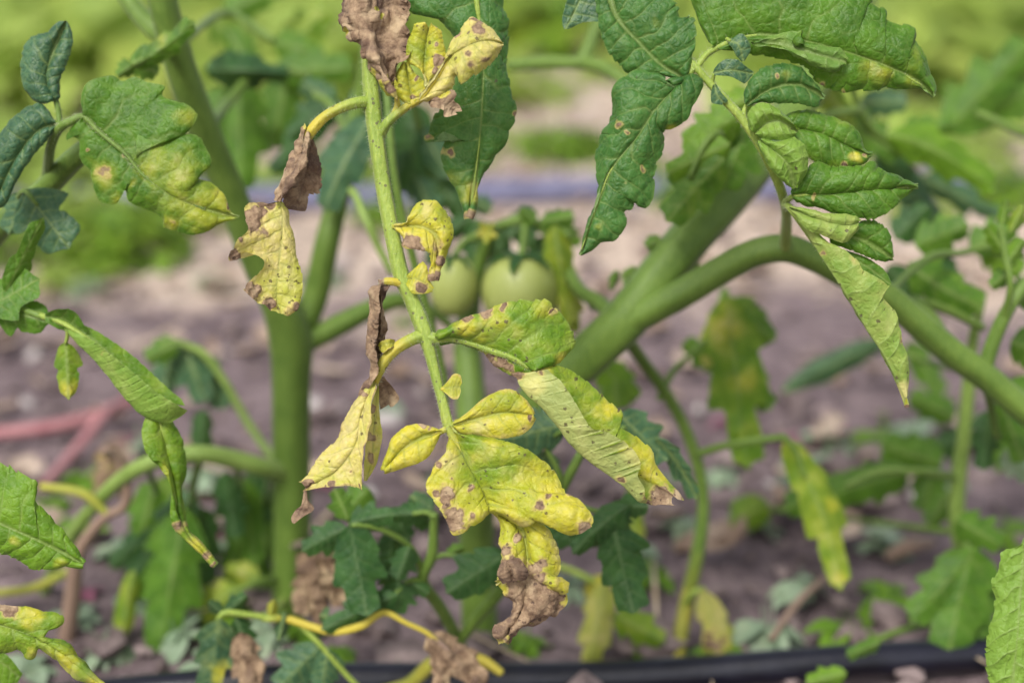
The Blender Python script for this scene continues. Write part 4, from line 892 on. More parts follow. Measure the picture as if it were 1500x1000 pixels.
leaf(mid=[(1048, 70, 0), (1110, 50, -2), (1170, 58, -3), (1240, 76, -3), (1300, 97, -2), (1340, 116, 0), (1368, 141, 2)],
     L=[(0, 1038, 62), (.06, 1014, 10, 1), (.13, 1010, -30, 1), (.25, 1080, -55, 0), (.4, 1190, -45, -1), (.48, 1255, -15, -1), (.52, 1271, 0, -1), (.55, 1242, 20, -1), (.6, 1270, 9, -1), (.65, 1296, 17, -1), (.68, 1289, 27, -1), (.76, 1335, 44, 0), (.79, 1331, 51, 0), (.86, 1354, 84, 1), (.94, 1370, 120, 2), (1, 1369, 142, 2)],
     R=[(0, 1060, 74), (.15, 1100, 78, 1), (.3, 1160, 92, 2), (.38, 1180, 98, 3), (.47, 1203, 122, 3), (.58, 1234, 131, 3), (.66, 1281, 131, 3), (.73, 1294, 129, 3), (.82, 1333, 134, 3), (.92, 1352, 134, 3), (1, 1366, 143, 2)],
     mat='mid', pk=1.6, veins=8, bulge=(-3, -2), teeth=.035, nteeth=20, paints=[('Y', 1300, 108, 18, .5), ('Y', 1270, 100, 14, .4), ('B', 1205, 121, 9, .6), ('Y', 1340, 85, 30, .22), ('Y', 1330, 120, 16, .35), ('B', 1234, 130, 5, .6)], label='broad green leaflet spreading sideways with toothed tip', **U)
leaf(mid=[(1100, 63, -5), (1150, 65, -7), (1200, 80, -8), (1240, 90, -6)], L=[(0, 1100, 60), (.2, 1135, 48), (.45, 1177, 43), (.52, 1166, 60), (.62, 1190, 61), (.82, 1229, 68), (1, 1244, 85)], R=[(0, 1102, 66), (.3, 1140, 74), (.6, 1182, 97), (.82, 1221, 110), (1, 1240, 96)],
     mat='mid', flip=True, yel=.1, pk=.9, veins=5, teeth=.02, bulge=(-2, -3), label='folded lobe showing its paler underside', **U)
leaf(mid=[(1068, 60, -3), (1082, 66, -5), (1089, 90, -3)], L=[(0, 1066, 64), (.4, 1073, 70), (.7, 1080, 82), (1, 1087, 91)], R=[(0, 1070, 57), (.3, 1086, 49), (.6, 1098, 62), (.8, 1100, 74), (1, 1091, 90)], mat='blue', pk=.5, veins=4, **U)
leaf(mid=[(1044, 108, -3), (1070, 103, -6), (1103, 108, -3)], L=[(0, 1045, 105), (.25, 1060, 89), (.5, 1080, 88), (.7, 1092, 97), (1, 1105, 106)], R=[(0, 1045, 110), (.35, 1068, 112), (.65, 1085, 120), (.85, 1092, 122), (1, 1103, 110)], mat='blue', pk=.6, veins=4, **U)
leaf(mid=[(1047, 124, -3), (1050, 138, -4), (1060, 150, -3)], L=[(0, 1045, 124), (.4, 1041, 140), (.75, 1043, 151), (1, 1058, 154)], R=[(0, 1048, 123), (.4, 1056, 135), (.8, 1066, 147), (1, 1062, 152)], mat='blue', pk=.4, veins=3, **U)
leaf(mid=[(1093, 154, -2), (1130, 130, -4), (1170, 124, -4), (1209, 142, -1)], L=[(0, 1090, 150), (.08, 1089, 134), (.2, 1099, 115), (.35, 1118, 98), (.55, 1152, 93), (.7, 1177, 99), (.78, 1184, 110), (.9, 1202, 125), (1, 1211, 140)], R=[(0, 1096, 156), (.3, 1122, 150), (.6, 1165, 152), (.85, 1195, 158), (1, 1208, 146)],
     mat='cool', pk=1.2, veins=6, bulge=(-2, -2), paints=[('B', 1138, 114, 5, .6), ('Y', 1150, 112, 9, .3)], **U)
leaf(mid=[(1105, 195, -4), (1125, 180, -8), (1145, 178, -10), (1169, 192, -5)], L=[(0, 1098, 190), (.15, 1092, 172), (.3, 1099, 158), (.5, 1118, 150), (.7, 1142, 158), (.9, 1163, 175), (1, 1169, 186)], R=[(0, 1108, 199), (.3, 1122, 204), (.6, 1145, 206), (.85, 1164, 204), (1, 1170, 197)], mat='light', flip=True, pk=1.6, veins=6, bulge=(-4, -3), yel=.08, spot=.08, teeth=.015, label='curled leaflet showing pale ribbed underside', **U)
leaf(mid=[(1112, 205, -4), (1135, 222, -9), (1155, 243, -10), (1164, 276, -5)], R=[(0, 1116, 203), (.2, 1140, 206), (.4, 1164, 203), (.6, 1181, 220), (.8, 1185, 248), (1, 1170, 275)], L=[(0, 1108, 208), (.3, 1122, 236), (.6, 1137, 258), (.85, 1150, 272), (1, 1160, 278)], mat='light', flip=True, pk=1.6, veins=6, bulge=(-3, -4), yel=.08, spot=.1, teeth=.015, **U)
leaf(mid=[(1152, 186, 3), (1200, 195, 2), (1240, 213, 2), (1276, 227, 3)], L=[(0, 1150, 170), (.2, 1181, 160), (.4, 1209, 164), (.65, 1247, 188), (.88, 1266, 220), (1, 1278, 224)], R=[(0, 1155, 205), (.25, 1185, 230), (.5, 1215, 243), (.75, 1240, 246), (.9, 1262, 241), (1, 1276, 229)], mat='mid', pk=1.4, veins=6, bulge=(-2, -2), edge_y=.15, paints=[('Y', 1256, 232, 9, .9), ('B', 1268, 228, 5, .8), ('B', 1235, 243, 6, .6)], **U)
leaf(mid=[(1160, 287, 0), (1210, 285, -2), (1270, 278, -2), (1345, 273, 1)], L=[(0, 1158, 280), (.1, 1172, 258), (.2, 1197, 237), (.35, 1225, 247), (.52, 1262, 249), (.6, 1279, 240), (.66, 1285, 251), (.85, 1320, 262), (1, 1346, 271)], R=[(0, 1162, 292), (.2, 1195, 301), (.4, 1238, 315), (.55, 1278, 317), (.75, 1311, 300), (1, 1345, 275)], mat='mid', pk=1.5, veins=7, bulge=(-3, -2), paints=[('B', 1192, 288, 5, .5)], **U)
leaf(mid=[(1156, 304, -3), (1200, 322, -8), (1238, 330, -8), (1258, 326, -6)], L=[(0, 1156, 302), (.3, 1190, 307), (.6, 1225, 313), (.85, 1252, 317), (1, 1262, 322)], R=[(0, 1157, 308), (.3, 1178, 332), (.6, 1210, 348), (.8, 1238, 353), (1, 1257, 332)], mat='light', flip=True, yel=.3, spot=.06, pk=1, veins=5, bulge=(-2, -2), teeth=.015, **U)
leaf(mid=[(1215, 345, 2), (1260, 350, 0), (1308, 378, 2)], L=[(0, 1215, 338), (.3, 1250, 325), (.5, 1278, 320), (.75, 1300, 338), (1, 1310, 374)], R=[(0, 1215, 352), (.3, 1242, 365), (.6, 1275, 380), (.85, 1298, 384), (1, 1309, 381)], mat='mid', pk=1.3, veins=5, bulge=(-2, -2), **U)
leaf(mid=[(1235, 370, 3), (1270, 390, 2), (1306, 417, 3)], L=[(0, 1236, 365), (.4, 1268, 376), (.75, 1296, 395), (1, 1308, 414)], R=[(0, 1235, 376), (.4, 1262, 400), (.75, 1288, 412), (1, 1304, 420)], mat='mid', pk=1, veins=4, **U)
leaf(mid=[(1156, 304, -2), (1194, 362, -3), (1238, 428, -3), (1284, 500, -2), (1314, 556, 0), (1328, 597, 1)],
     L=[(0, 1154, 304), (.2, 1182, 345, 2), (.4, 1212, 388, 3), (.6, 1251, 449, 3), (.8, 1291, 517, 2), (.92, 1313, 562, 1), (1, 1326, 595, 1)],
     R=[(0, 1160, 303), (.12, 1190, 330, -5), (.25, 1215, 352, -6), (.38, 1250, 378, -6), (.44, 1264, 398, -6), (.52, 1302, 419, -6), (.55, 1283, 427, -5), (.62, 1310, 452, -4), (.7, 1317, 472, -4), (.78, 1323, 495, -3), (.9, 1333, 558, 0), (1, 1331, 597, 1)],
     mat='light', yel=.28, spot=.12, pk=1.0, veins=9, bulge=(0, -2), flip=True, teeth=.02, edge_b=.2, paints=[('Y', 1325, 575, 26, .9), ('B', 1328, 594, 6, .9), ('B', 1321, 495, 8, .6), ('B', 1205, 372, 6, .6), ('S', 1280, 500, 30, .35)], label='long pointed leaflet hanging down, yellow green underside', **U)

# ------------------------------------------------------------------ compound leaves out of focus
def comp(pl, stalk, leaves, D=None, mat='stem', label=None, ns=9):
    """stalk: tube points; leaves: (x0, y0, x1, y1, half width, leaf material, depth, options)"""
    o, _ = tubes('compound_leaf', pl, [stalk], mat, ns=ns)
    if label: o['label'] = label
    for l in leaves:
        x0, y0, x1, y1, w, m, d = l[:7]; kw = dict(l[7]) if len(l) > 7 else {}
        # the leaflet is joined to the stalk by its own little stalk
        sleaf(o, d, x0, y0, x1, y1, w, mat=m, **kw)
    return o

# ---- plant D (left edge)
YD = G(-70, 960)[1]
def Dp(x, y, r, dy=0.0): return (x, y, vd(YD + dy, y), r)
branches('main_stem', PD, [[Dp(-70, 985, 24), Dp(-75, 850, 23), Dp(-80, 700, 22), Dp(-72, 560, 21), Dp(-60, 440, 20), Dp(-30, 370, 18, -.03), Dp(15, 318, 17, -.05), Dp(60, 282, 17, -.06), Dp(100, 240, 16, -.07), Dp(140, 205, 14, -.07), Dp(180, 150, 11, -.07)]], 'stem', ns=16)
D3 = 0.634
o3, s3 = tubes('compound_leaf', PD, [
    [(68, 285, vd(YD - .06, 285), 8), (70, 250, D3 + .04, 8), (74, 215, D3 + .015, 7), (85, 190, D3 + .004, 7), (104, 178, D3, 6), (123, 172, D3, 5), (147, 195, D3 - .001, 3.5), (183, 225, D3 - .002, 3), (210, 257, D3 - .002, 2.5), (247, 284, D3 - .001, 2), (300, 306, D3, 1.2)],
    [(88, 188, D3 + .004, 5), (86, 168, D3 + .004, 4), (82, 148, D3 + .004, 4), (70, 110, D3 + .004, 2)],
    [(90, 186, D3 + .004, 5), (76, 180, D3 + .004, 4), (50, 195, D3 + .004, 3), (20, 235, D3 + .006, 2)]], 'stem', ns=10, step=4)
o3['label'] = 'lobed green leaf with pale yellow blotches'
hairs(o3, s3, 1200, seed=8)
K3 = dict(parent=o3, D=D3, px=1.7)
leaf(mid=[(122, 171, 0), (148, 195, -1), (183, 225, -2), (210, 257, -2), (247, 284, -2), (296, 305, 0), (350, 318, 3)],
     L=[(0, 121, 167), (.03, 119, 145, -1), (.06, 131, 122, -1), (.1, 164, 111, 1), (.12, 178, 118, 1), (.15, 197, 112, 1), (.18, 221, 122, 1), (.21, 241, 127, 1), (.23, 239, 141, 1), (.27, 269, 151, 0), (.31, 288, 167, 0), (.34, 277, 190, 0), (.37, 255, 198, 0), (.41, 206, 194, -1), (.44, 211, 201, -1), (.49, 243, 206, 0), (.54, 285, 198, 1), (.59, 299, 214, 1), (.65, 310, 239, 1), (.7, 296, 257, 1), (.73, 285, 260, 1), (.79, 310, 266, 2), (.86, 328, 284, 2), (.93, 335, 303, 2), (1, 351, 317, 3)],
     R=[(0, 118, 174), (.05, 97, 192, 1), (.08, 96, 206, 1), (.12, 112, 206, 0), (.2, 118, 236, 1), (.27, 131, 252, 1), (.34, 142, 290, 2), (.38, 156, 299, 2), (.43, 173, 297, 2), (.46, 177, 284, 1), (.48, 185, 279, 1), (.52, 188, 293, 1), (.6, 210, 306, 2), (.68, 234, 320, 2), (.71, 237, 333, 2), (.75, 247, 336, 2), (.83, 285, 343, 2), (.92, 318, 333, 3), (1, 350, 320, 3)],
     mat='mid', pk=1.2, veins=7, sweep=.05, bulge=(-2, -2), teeth=.012, yel=.03,
     paints=[('Y', 265, 270, 55, .45), ('Y', 310, 300, 44, .7), ('Y', 225, 243, 34, .42), ('B', 152, 252, 12, .55), ('Y', 150, 255, 24, .35), ('B', 335, 300, 6, .7), ('B', 182, 226, 5, .6), ('Y', 250, 325, 14, .7), ('B', 252, 327, 6, .5), ('Y', 275, 170, 16, .35), ('Y', 172, 292, 12, .4), ('B', 290, 345, 5, .6), ('B', 129, 222, 5, .5), ('Y', 196, 268, 10, .5)], crinkle=.3, label='lobed green leaflet with yellow blotches and frayed margin', **K3)
leaf(mid=[(81, 149, 4), (68, 112, 3), (82, 65, 3), (97, 31, 5)], L=[(0, 76, 149), (.15, 50, 140), (.35, 32, 98), (.55, 42, 58), (.7, 70, 48), (.85, 82, 33), (1, 95, 29)], R=[(0, 85, 147), (.25, 87, 118), (.5, 98, 98), (.75, 108, 60), (.9, 105, 40), (1, 99, 30)], mat='blue', pk=.9, veins=6, bulge=(-3, -2), **K3)
leaf(mid=[(82, 182, 4), (55, 192, 2), (25, 230, 2), (-10, 300, 6)], L=[(0, 80, 176), (.2, 60, 151), (.4, 30, 163), (.6, 0, 195), (.8, -30, 240), (1, -14, 298)], R=[(0, 84, 186), (.25, 68, 205), (.5, 45, 226), (.75, 24, 262), (.9, 8, 300), (1, -8, 302)], mat='blue', pk=1.0, veins=6, bulge=(-3, -2), **K3)
comp(PD, [(20, 315, vd(YD - .05, 315), 6), (25, 295, .675, 5), (36, 280, .662, 4), (55, 300, .66, 3)], [(36, 278, 102, 365, 44, 'blue', .66, dict(px=2, nl=2, lobes=.5, fold=(5, 5))), (34, 282, 12, 345, 26, 'blue', .668, dict(px=2, nl=2))])
comp(PD, [(-20, 372, vd(YD - .03, 372), 7), (-20, 420, .66, 6), (0, 440, .648, 5), (30, 452, .645, 5), (62, 464, .643, 5)],
     [(8, 430, 63, 318, 20, 'mid', .645, dict(px=2, nl=2, fold=(8, -2))), (-25, 455, 58, 408, 36, 'mid', .644, dict(px=2, nl=2, fold=(-4, 6))), (-10, 450, 74, 472, 34, 'mid', .643, dict(px=2, nl=2, fold=(4, 8)))])
# the long rolled leaf
o4, s4 = tubes('compound_leaf', PD, [[(40, 458, .645, 5), (62, 463, .643, 5), (85, 470, .640, 4.5), (110, 484, .638, 4), (150, 514, .636, 3.5), (190, 552, .636, 3), (222, 594, .636, 3), (240, 640, .637, 2.5), (252, 710, .638, 2), (268, 770, .638, 1.5)],
     [(95, 474, .640, 3), (99, 488, .642, 3), (96, 504, .644, 2.5)]], 'rachis', ns=9, step=4)
o4['label'] = 'long narrow leaf rolled and twisted along its stalk'
K4 = dict(parent=o4, D=.638, px=1.7)
leaf(mid=[(66, 464, 2), (92, 468, 0), (126, 488, 0)], L=[(0, 66, 460), (.3, 84, 452, -4), (.7, 110, 456, -5), (1, 129, 486, -2)], R=[(0, 66, 470), (.4, 90, 484, 3), (.7, 112, 492, 3), (1, 124, 494, 1)], mat='mid', pk=.8, veins=4, **K4)
leaf(mid=[(96, 474, 2), (130, 494, 1), (170, 525, 1), (210, 562, 1), (245, 590, 2)], L=[(0, 98, 468), (.25, 138, 484, 3), (.5, 192, 518, 4), (.75, 238, 560, 4), (.9, 262, 580, 3), (1, 271, 594, 3)],
     R=[(0, 92, 478, -1), (.25, 133, 498, -9, 112, 504, -4), (.5, 186, 536, -11, 152, 547, -5), (.75, 228, 572, -12, 190, 588, -6), (.9, 262, 590, -10, 212, 608, -5), (1, 272, 598, -3, 245, 617, -3)], mat='light', yel=.12, pk=.5, wave=.6, veins=8, paints=[('B', 150, 520, 4, .5)], crinkle=.2, **K4)
leaf(mid=[(228, 598, 1), (240, 650, 0), (255, 710, 0), (262, 762, 0), (285, 795, 0), (316, 827, 2)], L=[(0, 222, 600, 0), (.15, 210, 625, -4), (.3, 216, 660, -6), (.42, 244, 692, -6), (.6, 252, 740, -4), (.75, 258, 775, -3), (.88, 284, 801, -2), (1, 315, 829, 1)],
     R=[(0, 240, 606, 2), (.15, 258, 630, 4), (.3, 266, 655, 4), (.45, 270, 705, 4), (.6, 268, 750, 3), (.75, 276, 775, 2), (.88, 298, 797, 2), (1, 317, 826, 2)], mat='light', yel=.15, pk=1.0, veins=9, bulge=(-2, -2), crinkle=.5,
     paints=[('Y', 290, 805, 26, .9), ('B', 262, 770, 8, .6), ('B', 304, 812, 7, .6), ('B', 315, 828, 5, .8), ('Y', 240, 690, 16, .4)], label='twisted hanging leaflet with yellow tip', **K4)
sleaf(o4, .644, 96, 500, 101, 586, 20, mat='light', px=2, nl=2, fold=(5, 5), yel=.2, paints=[('Y', 100, 570, 22, 1)], label='small drooping leaflet with yellow tip')
# lower left leaves, nearer
comp(PD, [(-80, 700, vd(YD, 700), 7), (-90, 715, .68, 6), (-75, 725, .62, 6), (-50, 735, .604, 5)], [])
leaf(PD.children[-1], .602, mid=[(-60, 735, 0), (-10, 762, -2), (40, 785, -2), (85, 806, 0), (123, 826, 2)],
     L=[(0, -62, 725), (.15, -40, 675, 2), (.35, 5, 678, 3), (.45, 28, 692, 2), (.52, 50, 706, 2), (.55, 52, 718, 2), (.6, 48, 728, 1), (.7, 72, 752, 2), (.85, 102, 788, 2), (1, 124, 822, 2)],
     R=[(0, -60, 745), (.3, -30, 800, 2), (.5, 0, 812, 2), (.65, 20, 820, 2), (.75, 50, 837, 2), (.9, 90, 834, 2), (1, 122, 829, 2)], mat='light', px=1.6, pk=1.6, veins=7, yel=.04, bulge=(-2, -2), paints=[('Y', 90, 825, 14, .5), ('Y', 20, 790, 8, .5)], label='bright green leaflet with blunt toothed edge')
comp(PD, [(-76, 820, vd(YD, 820), 7), (-85, 860, .68, 6), (-80, 890, .62, 5), (-55, 905, .606, 5)], [])
leaf(PD.children[-1], .604, mid=[(-60, 906, 0), (0, 915, -2), (55, 935, -2), (100, 962, -1), (160, 1010, 2)],
     L=[(0, -60, 895), (.2, -10, 884, 1), (.32, 40, 892, 1), (.42, 84, 898, 1), (.46, 91, 912, 1), (.5, 72, 924, 0), (.55, 62, 930, 0), (.65, 96, 940, 1), (.75, 112, 962, 1), (.88, 132, 985, 1), (1, 160, 1007, 2)],
     R=[(0, -60, 915), (.2, -25, 960, 2), (.35, 5, 950, 2), (.45, 30, 948, 1), (.5, 45, 960, 1), (.58, 58, 950, 1), (.68, 82, 964, 1), (.8, 108, 985, 1), (1, 158, 1013, 2)], mat='light', px=1.6, pk=1.2, veins=7, yel=.2, bulge=(-2, -2),
     paints=[('B', 15, 893, 16, .95), ('B', -10, 890, 14, .9), ('Y', 100, 960, 30, .8), ('Y', 50, 900, 24, .7), ('Y', 140, 995, 22, .8), ('Y', 45, 952, 10, .5)], label='yellow mottled lobed leaflet with a brown burnt edge')
leaf(PD.children[-1], .64, mid=[(-50, 950, 0), (0, 968, 0), (30, 992, 2)], L=[(0, -50, 944), (.5, 5, 955), (1, 34, 985)], R=[(0, -50, 960), (.5, -10, 1000), (1, 25, 1000)], mat='light', px=2.5)

# ---- plant A: blurred leaves behind
def Ad(y, dy): return vd(YA + dy, y)
comp(PA, [A(258, 80, 8, -.04), A(235, 72, 7, -.07), A(215, 85, 6, -.08), (195, 95, .70, 5)], [
    (190, 96, 285, 30, 24, 'mid', .70, dict(px=2.4, bend=.12, fold=(6, 2), yel=.05, paints=[('Y', 230, 52, 14, .5)])), (196, 95, 170, 112, 16, 'mid', .71, {}), (198, 92, 232, 108, 22, 'mid', .71, {})])
comp(PA, [A(300, 195, 8, -.03), A(335, 150, 7, .05), A(370, 110, 7, .08), A(410, 100, 6, .1), A(450, 110, 5, .1)], [
    (300, 100, 430, 108, 28, 'dark', .86, dict(droop=-10)), (350, 120, 352, 285, 46, 'mid', .90, dict(fold=(8, 8))), (400, 105, 520, 100, 34, 'mid', .92, {}), (330, 130, 300, 205, 30, 'mid', .9, {}), (420, 110, 400, 220, 32, 'mid', .93, {}), (370, 105, 330, 40, 28, 'mid', .93, {})])
comp(PA, [A(512, 215, 7, .02), A(500, 175, 6, .03), A(480, 150, 6, .04), A(460, 140, 5, .05)], [
    (545, 170, 475, 312, 36, 'blue', .80, dict(bend=.08, fold=(12, 4))), (500, 150, 420, 200, 30, 'dark', .85, {}), (490, 150, 440, 120, 24, 'blue', .86, {}), (545, 120, 530, 220, 34, 'blue', .84, {}), (470, 145, 395, 255, 26, 'dark', .88, dict(bend=-.15))])
comp(PA, [A(540, 80, 7, .02), A(575, 100, 6, .03), A(600, 140, 6, .05), A(615, 190, 6, .06)], [
    (570, 130, 560, 250, 30, 'dark', .82, {}), (610, 150, 600, 290, 34, 'dark', .86, {}), (615, 185, 660, 260, 30, 'blue', .86, {}), (600, 220, 560, 300, 22, 'dark', .85, {}), (620, 240, 690, 330, 26, 'dark', .87, {}), (610, 260, 640, 330, 24, 'blue', .86, {})])
comp(PA, [A(400, 60, 5, .1), A(330, 20, 6, .12), A(268, 60, 6, .02)], [
    (330, 20, 420, -30, 30, 'mid', .98, {}), (310, 30, 370, 80, 28, 'mid', .98, dict(yel=.2)), (420, 70, 480, 10, 34, 'light', 1.0, dict(yel=.2)), (400, 60, 470, 80, 26, 'mid', .99, {})])
comp(PA, [A(275, 505, 5, .03), A(250, 500, 5, .03), A(235, 508, 4, .03)], [
    (270, 503, 300, 590, 30, 'blue', .87, {}), (262, 503, 212, 525, 20, 'mid', .86, {}), (290, 515, 330, 600, 26, 'blue', .88, {}), (250, 505, 240, 580, 26, 'blue', .88, {}), (300, 600, 290, 680, 18, 'dark', .87, {})])
comp(PA, [A(295, 666, 6, -.04), A(285, 700, 6, -.02), A(280, 740, 5, 0)], [
    (270, 740, 232, 965, 48, 'mid', .84, dict(fold=(8, 8), yel=.03)), (275, 735, 190, 850, 30, 'dark', .86, {}), (290, 740, 300, 860, 36, 'dark', .88, {}), (285, 720, 240, 780, 26, 'blue', .87, {}), (196, 835, 176, 965, 15, 'light', .84, dict(yel=.3, bend=.05))], label='big drooping green leaf on the low branch')
comp(PA, [A(345, 674, 6, -.03), A(350, 700, 5, 0), A(352, 730, 5, .02)], [
    (330, 690, 345, 790, 26, 'dark', .86, {}), (355, 700, 375, 830, 28, 'mid', .88, {}), (365, 690, 390, 770, 26, 'dark', .9, {}), (350, 720, 320, 720, 26, 'light', .9, dict(yel=.3)), (360, 760, 330, 880, 26, 'mid', .9, {}), (375, 800, 385, 900, 22, 'mid', .9, {})])
comp(PA, [A(420, 850, 6), A(380, 850, 5, -.02), A(340, 870, 5, -.03)], [(350, 860, 290, 900, 30, 'light', .86, dict(yel=.35)), (380, 850, 330, 830, 20, 'light', .86, dict(yel=.4))])

comp(PA, [A(215, 682, 5, -.04), A(222, 700, 5, -.02), A(228, 720, 4, 0)], [
    (228, 705, 205, 790, 30, 'mid', .88, {}), (232, 700, 265, 745, 24, 'light', .88, dict(yel=.05)), (222, 720, 215, 880, 30, 'mid', .92, {}), (240, 760, 160, 830, 24, 'dark', .92, {})])
comp(PA, [A(398, 688, 5), A(392, 720, 5, .03), A(385, 760, 4, .05)], [
    (392, 715, 415, 800, 24, 'mid', .92, {}), (388, 740, 350, 800, 22, 'light', .93, dict(yel=.1)), (384, 760, 400, 870, 24, 'mid', .93, {}), (380, 780, 345, 930, 20, 'mid', .93, {})])
comp(PA, [A(445, 870, 5, .02), A(480, 900, 5, .04), A(530, 930, 5, .05)], [
    (500, 905, 560, 990, 34, 'mid', .90, {}), (530, 930, 600, 960, 26, 'light', .90, {}), (480, 900, 460, 990, 26, 'mid', .91, {})])

# ---- plant B: blurred leaves and truss
comp(PB, [(800, 340, .81, 6), (815, 335, .80, 5), (835, 345, .79, 5)], [
    (812, 330, 835, 480, 26, 'light', .79, dict(yel=.35, fold=(8, 8))), (835, 400, 842, 490, 17, 'light', .80, dict(yel=.5)), (790, 325, 842, 318, 14, 'mid', .80, {}), (785, 325, 760, 305, 13, 'mid', .80, {}), (820, 330, 850, 360, 18, 'light', .81, {}), (800, 345, 790, 395, 16, 'dark', .82, {})])
comp(PB, [(722, 335, .82, 5), (715, 330, .815, 5), (700, 330, .81, 4)], [
    (700, 320, 690, 400, 22, 'dark', .83, {}), (735, 325, 730, 390, 22, 'dark', .84, {}), (690, 320, 640, 350, 20, 'dark', .84, {}), (720, 310, 690, 290, 16, 'blue', .85, {}), (750, 320, 790, 370, 20, 'dark', .84, {}), (770, 315, 745, 350, 18, 'blue', .84, {}), (650, 330, 630, 390, 22, 'dark', .85, {})])
fl, _ = tubes('flower', PB, [[(735, 331, .81, 3), (722, 336, .80, 3), (714, 340, .795, 3)]], 'stem', ns=8)
for a in range(5):
    q = a * 1.257 + .4
    sleaf(fl, .793, 713, 340, 713 + 17 * math.cos(q), 340 + 17 * math.sin(q), 5, mat='light', nl=1, lobes=0, px=2, yel=1, name='petal', dz=-3, fold=(1, 1))
comp(PB, [(1095, 258, .78, 7), (1070, 215, .74, 7), (1050, 195, .72, 6), (1030, 215, .715, 5), (1010, 260, .715, 4)], [
    (1085, 170, 1000, 215, 36, 'light', .72, dict(fold=(4, 8))), (1070, 210, 975, 255, 30, 'light', .715, {}), (1060, 230, 975, 325, 40, 'mid', .715, dict(yel=.08)), (1095, 180, 1060, 280, 40, 'mid', .73, {}), (1105, 140, 1040, 170, 26, 'light', .73, dict(yel=.1))])
comp(PB, [(1110, 240, .78, 6), (1160, 200, .80, 6), (1210, 170, .82, 6), (1260, 160, .84, 5)], [
    (1210, 130, 1245, 190, 26, 'light', .84, dict(yel=.3)), (1180, 110, 1235, 170, 24, 'mid', .85, {}), (1230, 170, 1320, 230, 30, 'mid', .86, {}), (1260, 150, 1330, 150, 26, 'blue', .88, {}), (1160, 190, 1230, 230, 30, 'light', .84, {})])
comp(PB, [(975, 400, .745, 6), (968, 365, .75, 5), (962, 345, .75, 4)], [(985, 330, 1000, 375, 14, 'mid', .76, {}), (966, 352, 945, 362, 15, 'mid', .75, {}), (990, 420, 1030, 360, 14, 'light', .77, {})])
comp(PB, [(930, 440, .755, 5), (915, 408, .76, 4), (930, 392, .765, 4)], [(910, 400, 960, 415, 15, 'mid', .76, dict(yel=.1)), (905, 395, 895, 425, 10, 'mid', .76, {}), (860, 440, 905, 455, 12, 'dark', .78, {})])
comp(PB, [(1062, 425, .85, 6), (1066, 460, .84, 4), (1072, 520, .835, 3)], [
    (1064, 430, 1096, 690, 46, 'light', .83, dict(yel=.12, paints=[('Y', 1060, 480, 34, .55), ('Y', 1085, 560, 26, .5), ('Y', 1100, 640, 26, .3)], fold=(8, 8))), (1066, 440, 1135, 500, 26, 'mid', .84, dict(yel=.1)), (1062, 440, 1035, 540, 22, 'light', .84, dict(yel=.6)), (1066, 520, 1130, 600, 26, 'mid', .84, {}), (1060, 540, 1000, 500, 22, 'mid', .86, {})], label='drooping leaf with yellow streaks')
comp(PB, [(1150, 640, .80, 5), (1165, 660, .80, 4), (1180, 700, .80, 3)], [(1150, 640, 1232, 866, 32, 'light', .80, dict(yel=.3, bend=-.10, fold=(6, 6), paints=[('Y', 1215, 740, 14, .8), ('Y', 1230, 850, 16, .8)]))], label='narrow drooping yellow green leaf')
comp(PB, [(1000, 890, .84, 5), (1015, 868, .83, 5), (1032, 862, .83, 4)], [(1030, 862, 1052, 1005, 24, 'pale', .82, dict(yel=.6, bend=-.1, paints=[('B', 1045, 940, 20, .7)])), (1045, 880, 1070, 960, 14, 'light', .83, dict(yel=.5))], mat='rachis', label='limp pale yellow leaf by the stem foot')
comp(PB, [(700, 860, .84, 6), (760, 830, .83, 5), (820, 830, .83, 5), (870, 850, .83, 5)], [
    (885, 850, 860, 1000, 26, 'pale', .82, dict(yel=.45)), (900, 900, 975, 940, 26, 'light', .82, dict(yel=.2)), (930, 930, 960, 1010, 18, 'light', .83, {}), (860, 850, 900, 880, 20, 'light', .84, dict(yel=.8)), (720, 850, 800, 780, 20, 'light', .85, {}), (930, 700, 925, 840, 18, 'light', .86, dict(yel=.3)), (900, 560, 905, 600, 32, 'light', .82, dict(yel=.1)), (880, 530, 930, 590, 30, 'light', .83, {})], mat='rachis')
comp(PB, [(1300, 432, .725, 6), (1330, 400, .75, 6), (1365, 375, .77, 6), (1410, 370, .79, 5), (1450, 360, .80, 5)], [
    (1330, 385, 1440, 450, 34, 'mid', .79, dict(bend=.1, yel=.06)), (1340, 360, 1420, 330, 32, 'mid', .80, {}), (1370, 370, 1400, 450, 30, 'dark', .81, {}), (1420, 365, 1490, 330, 28, 'mid', .81, {}), (1310, 350, 1360, 300, 28, 'dark', .82, {}), (1300, 390, 1340, 440, 24, 'dark', .80, {}), (1440, 360, 1500, 400, 30, 'light', .82, {})])
comp(PB, [(1470, 465, .73, 6), (1480, 420, .72, 5), (1472, 370, .72, 5), (1466, 330, .72, 4)], [(1468, 330, 1475, 290, 13, 'light', .72, {}), (1472, 370, 1445, 330, 16, 'light', .72, {}), (1472, 390, 1500, 350, 16, 'light', .72, {}), (1478, 400, 1450, 420, 18, 'mid', .73, {}), (1480, 340, 1500, 300, 14, 'light', .72, dict(yel=.2)), (1485, 440, 1520, 420, 30, 'mid', .74, {})])
comp(PB, [(1230, 70, .83, 6), (1260, 160, .85, 6), (1290, 200, .86, 6), (1330, 215, .86, 5)], [
    (1300, 195, 1460, 280, 36, 'light', .85, dict(bend=-.12, fold=(8, 8))), (1320, 200, 1400, 180, 26, 'mid', .86, {}), (1300, 210, 1330, 290, 30, 'dark', .88, {}), (1280, 220, 1380, 330, 28, 'blue', .9, {}), (1350, 260, 1470, 320, 22, 'blue', .92, {})])
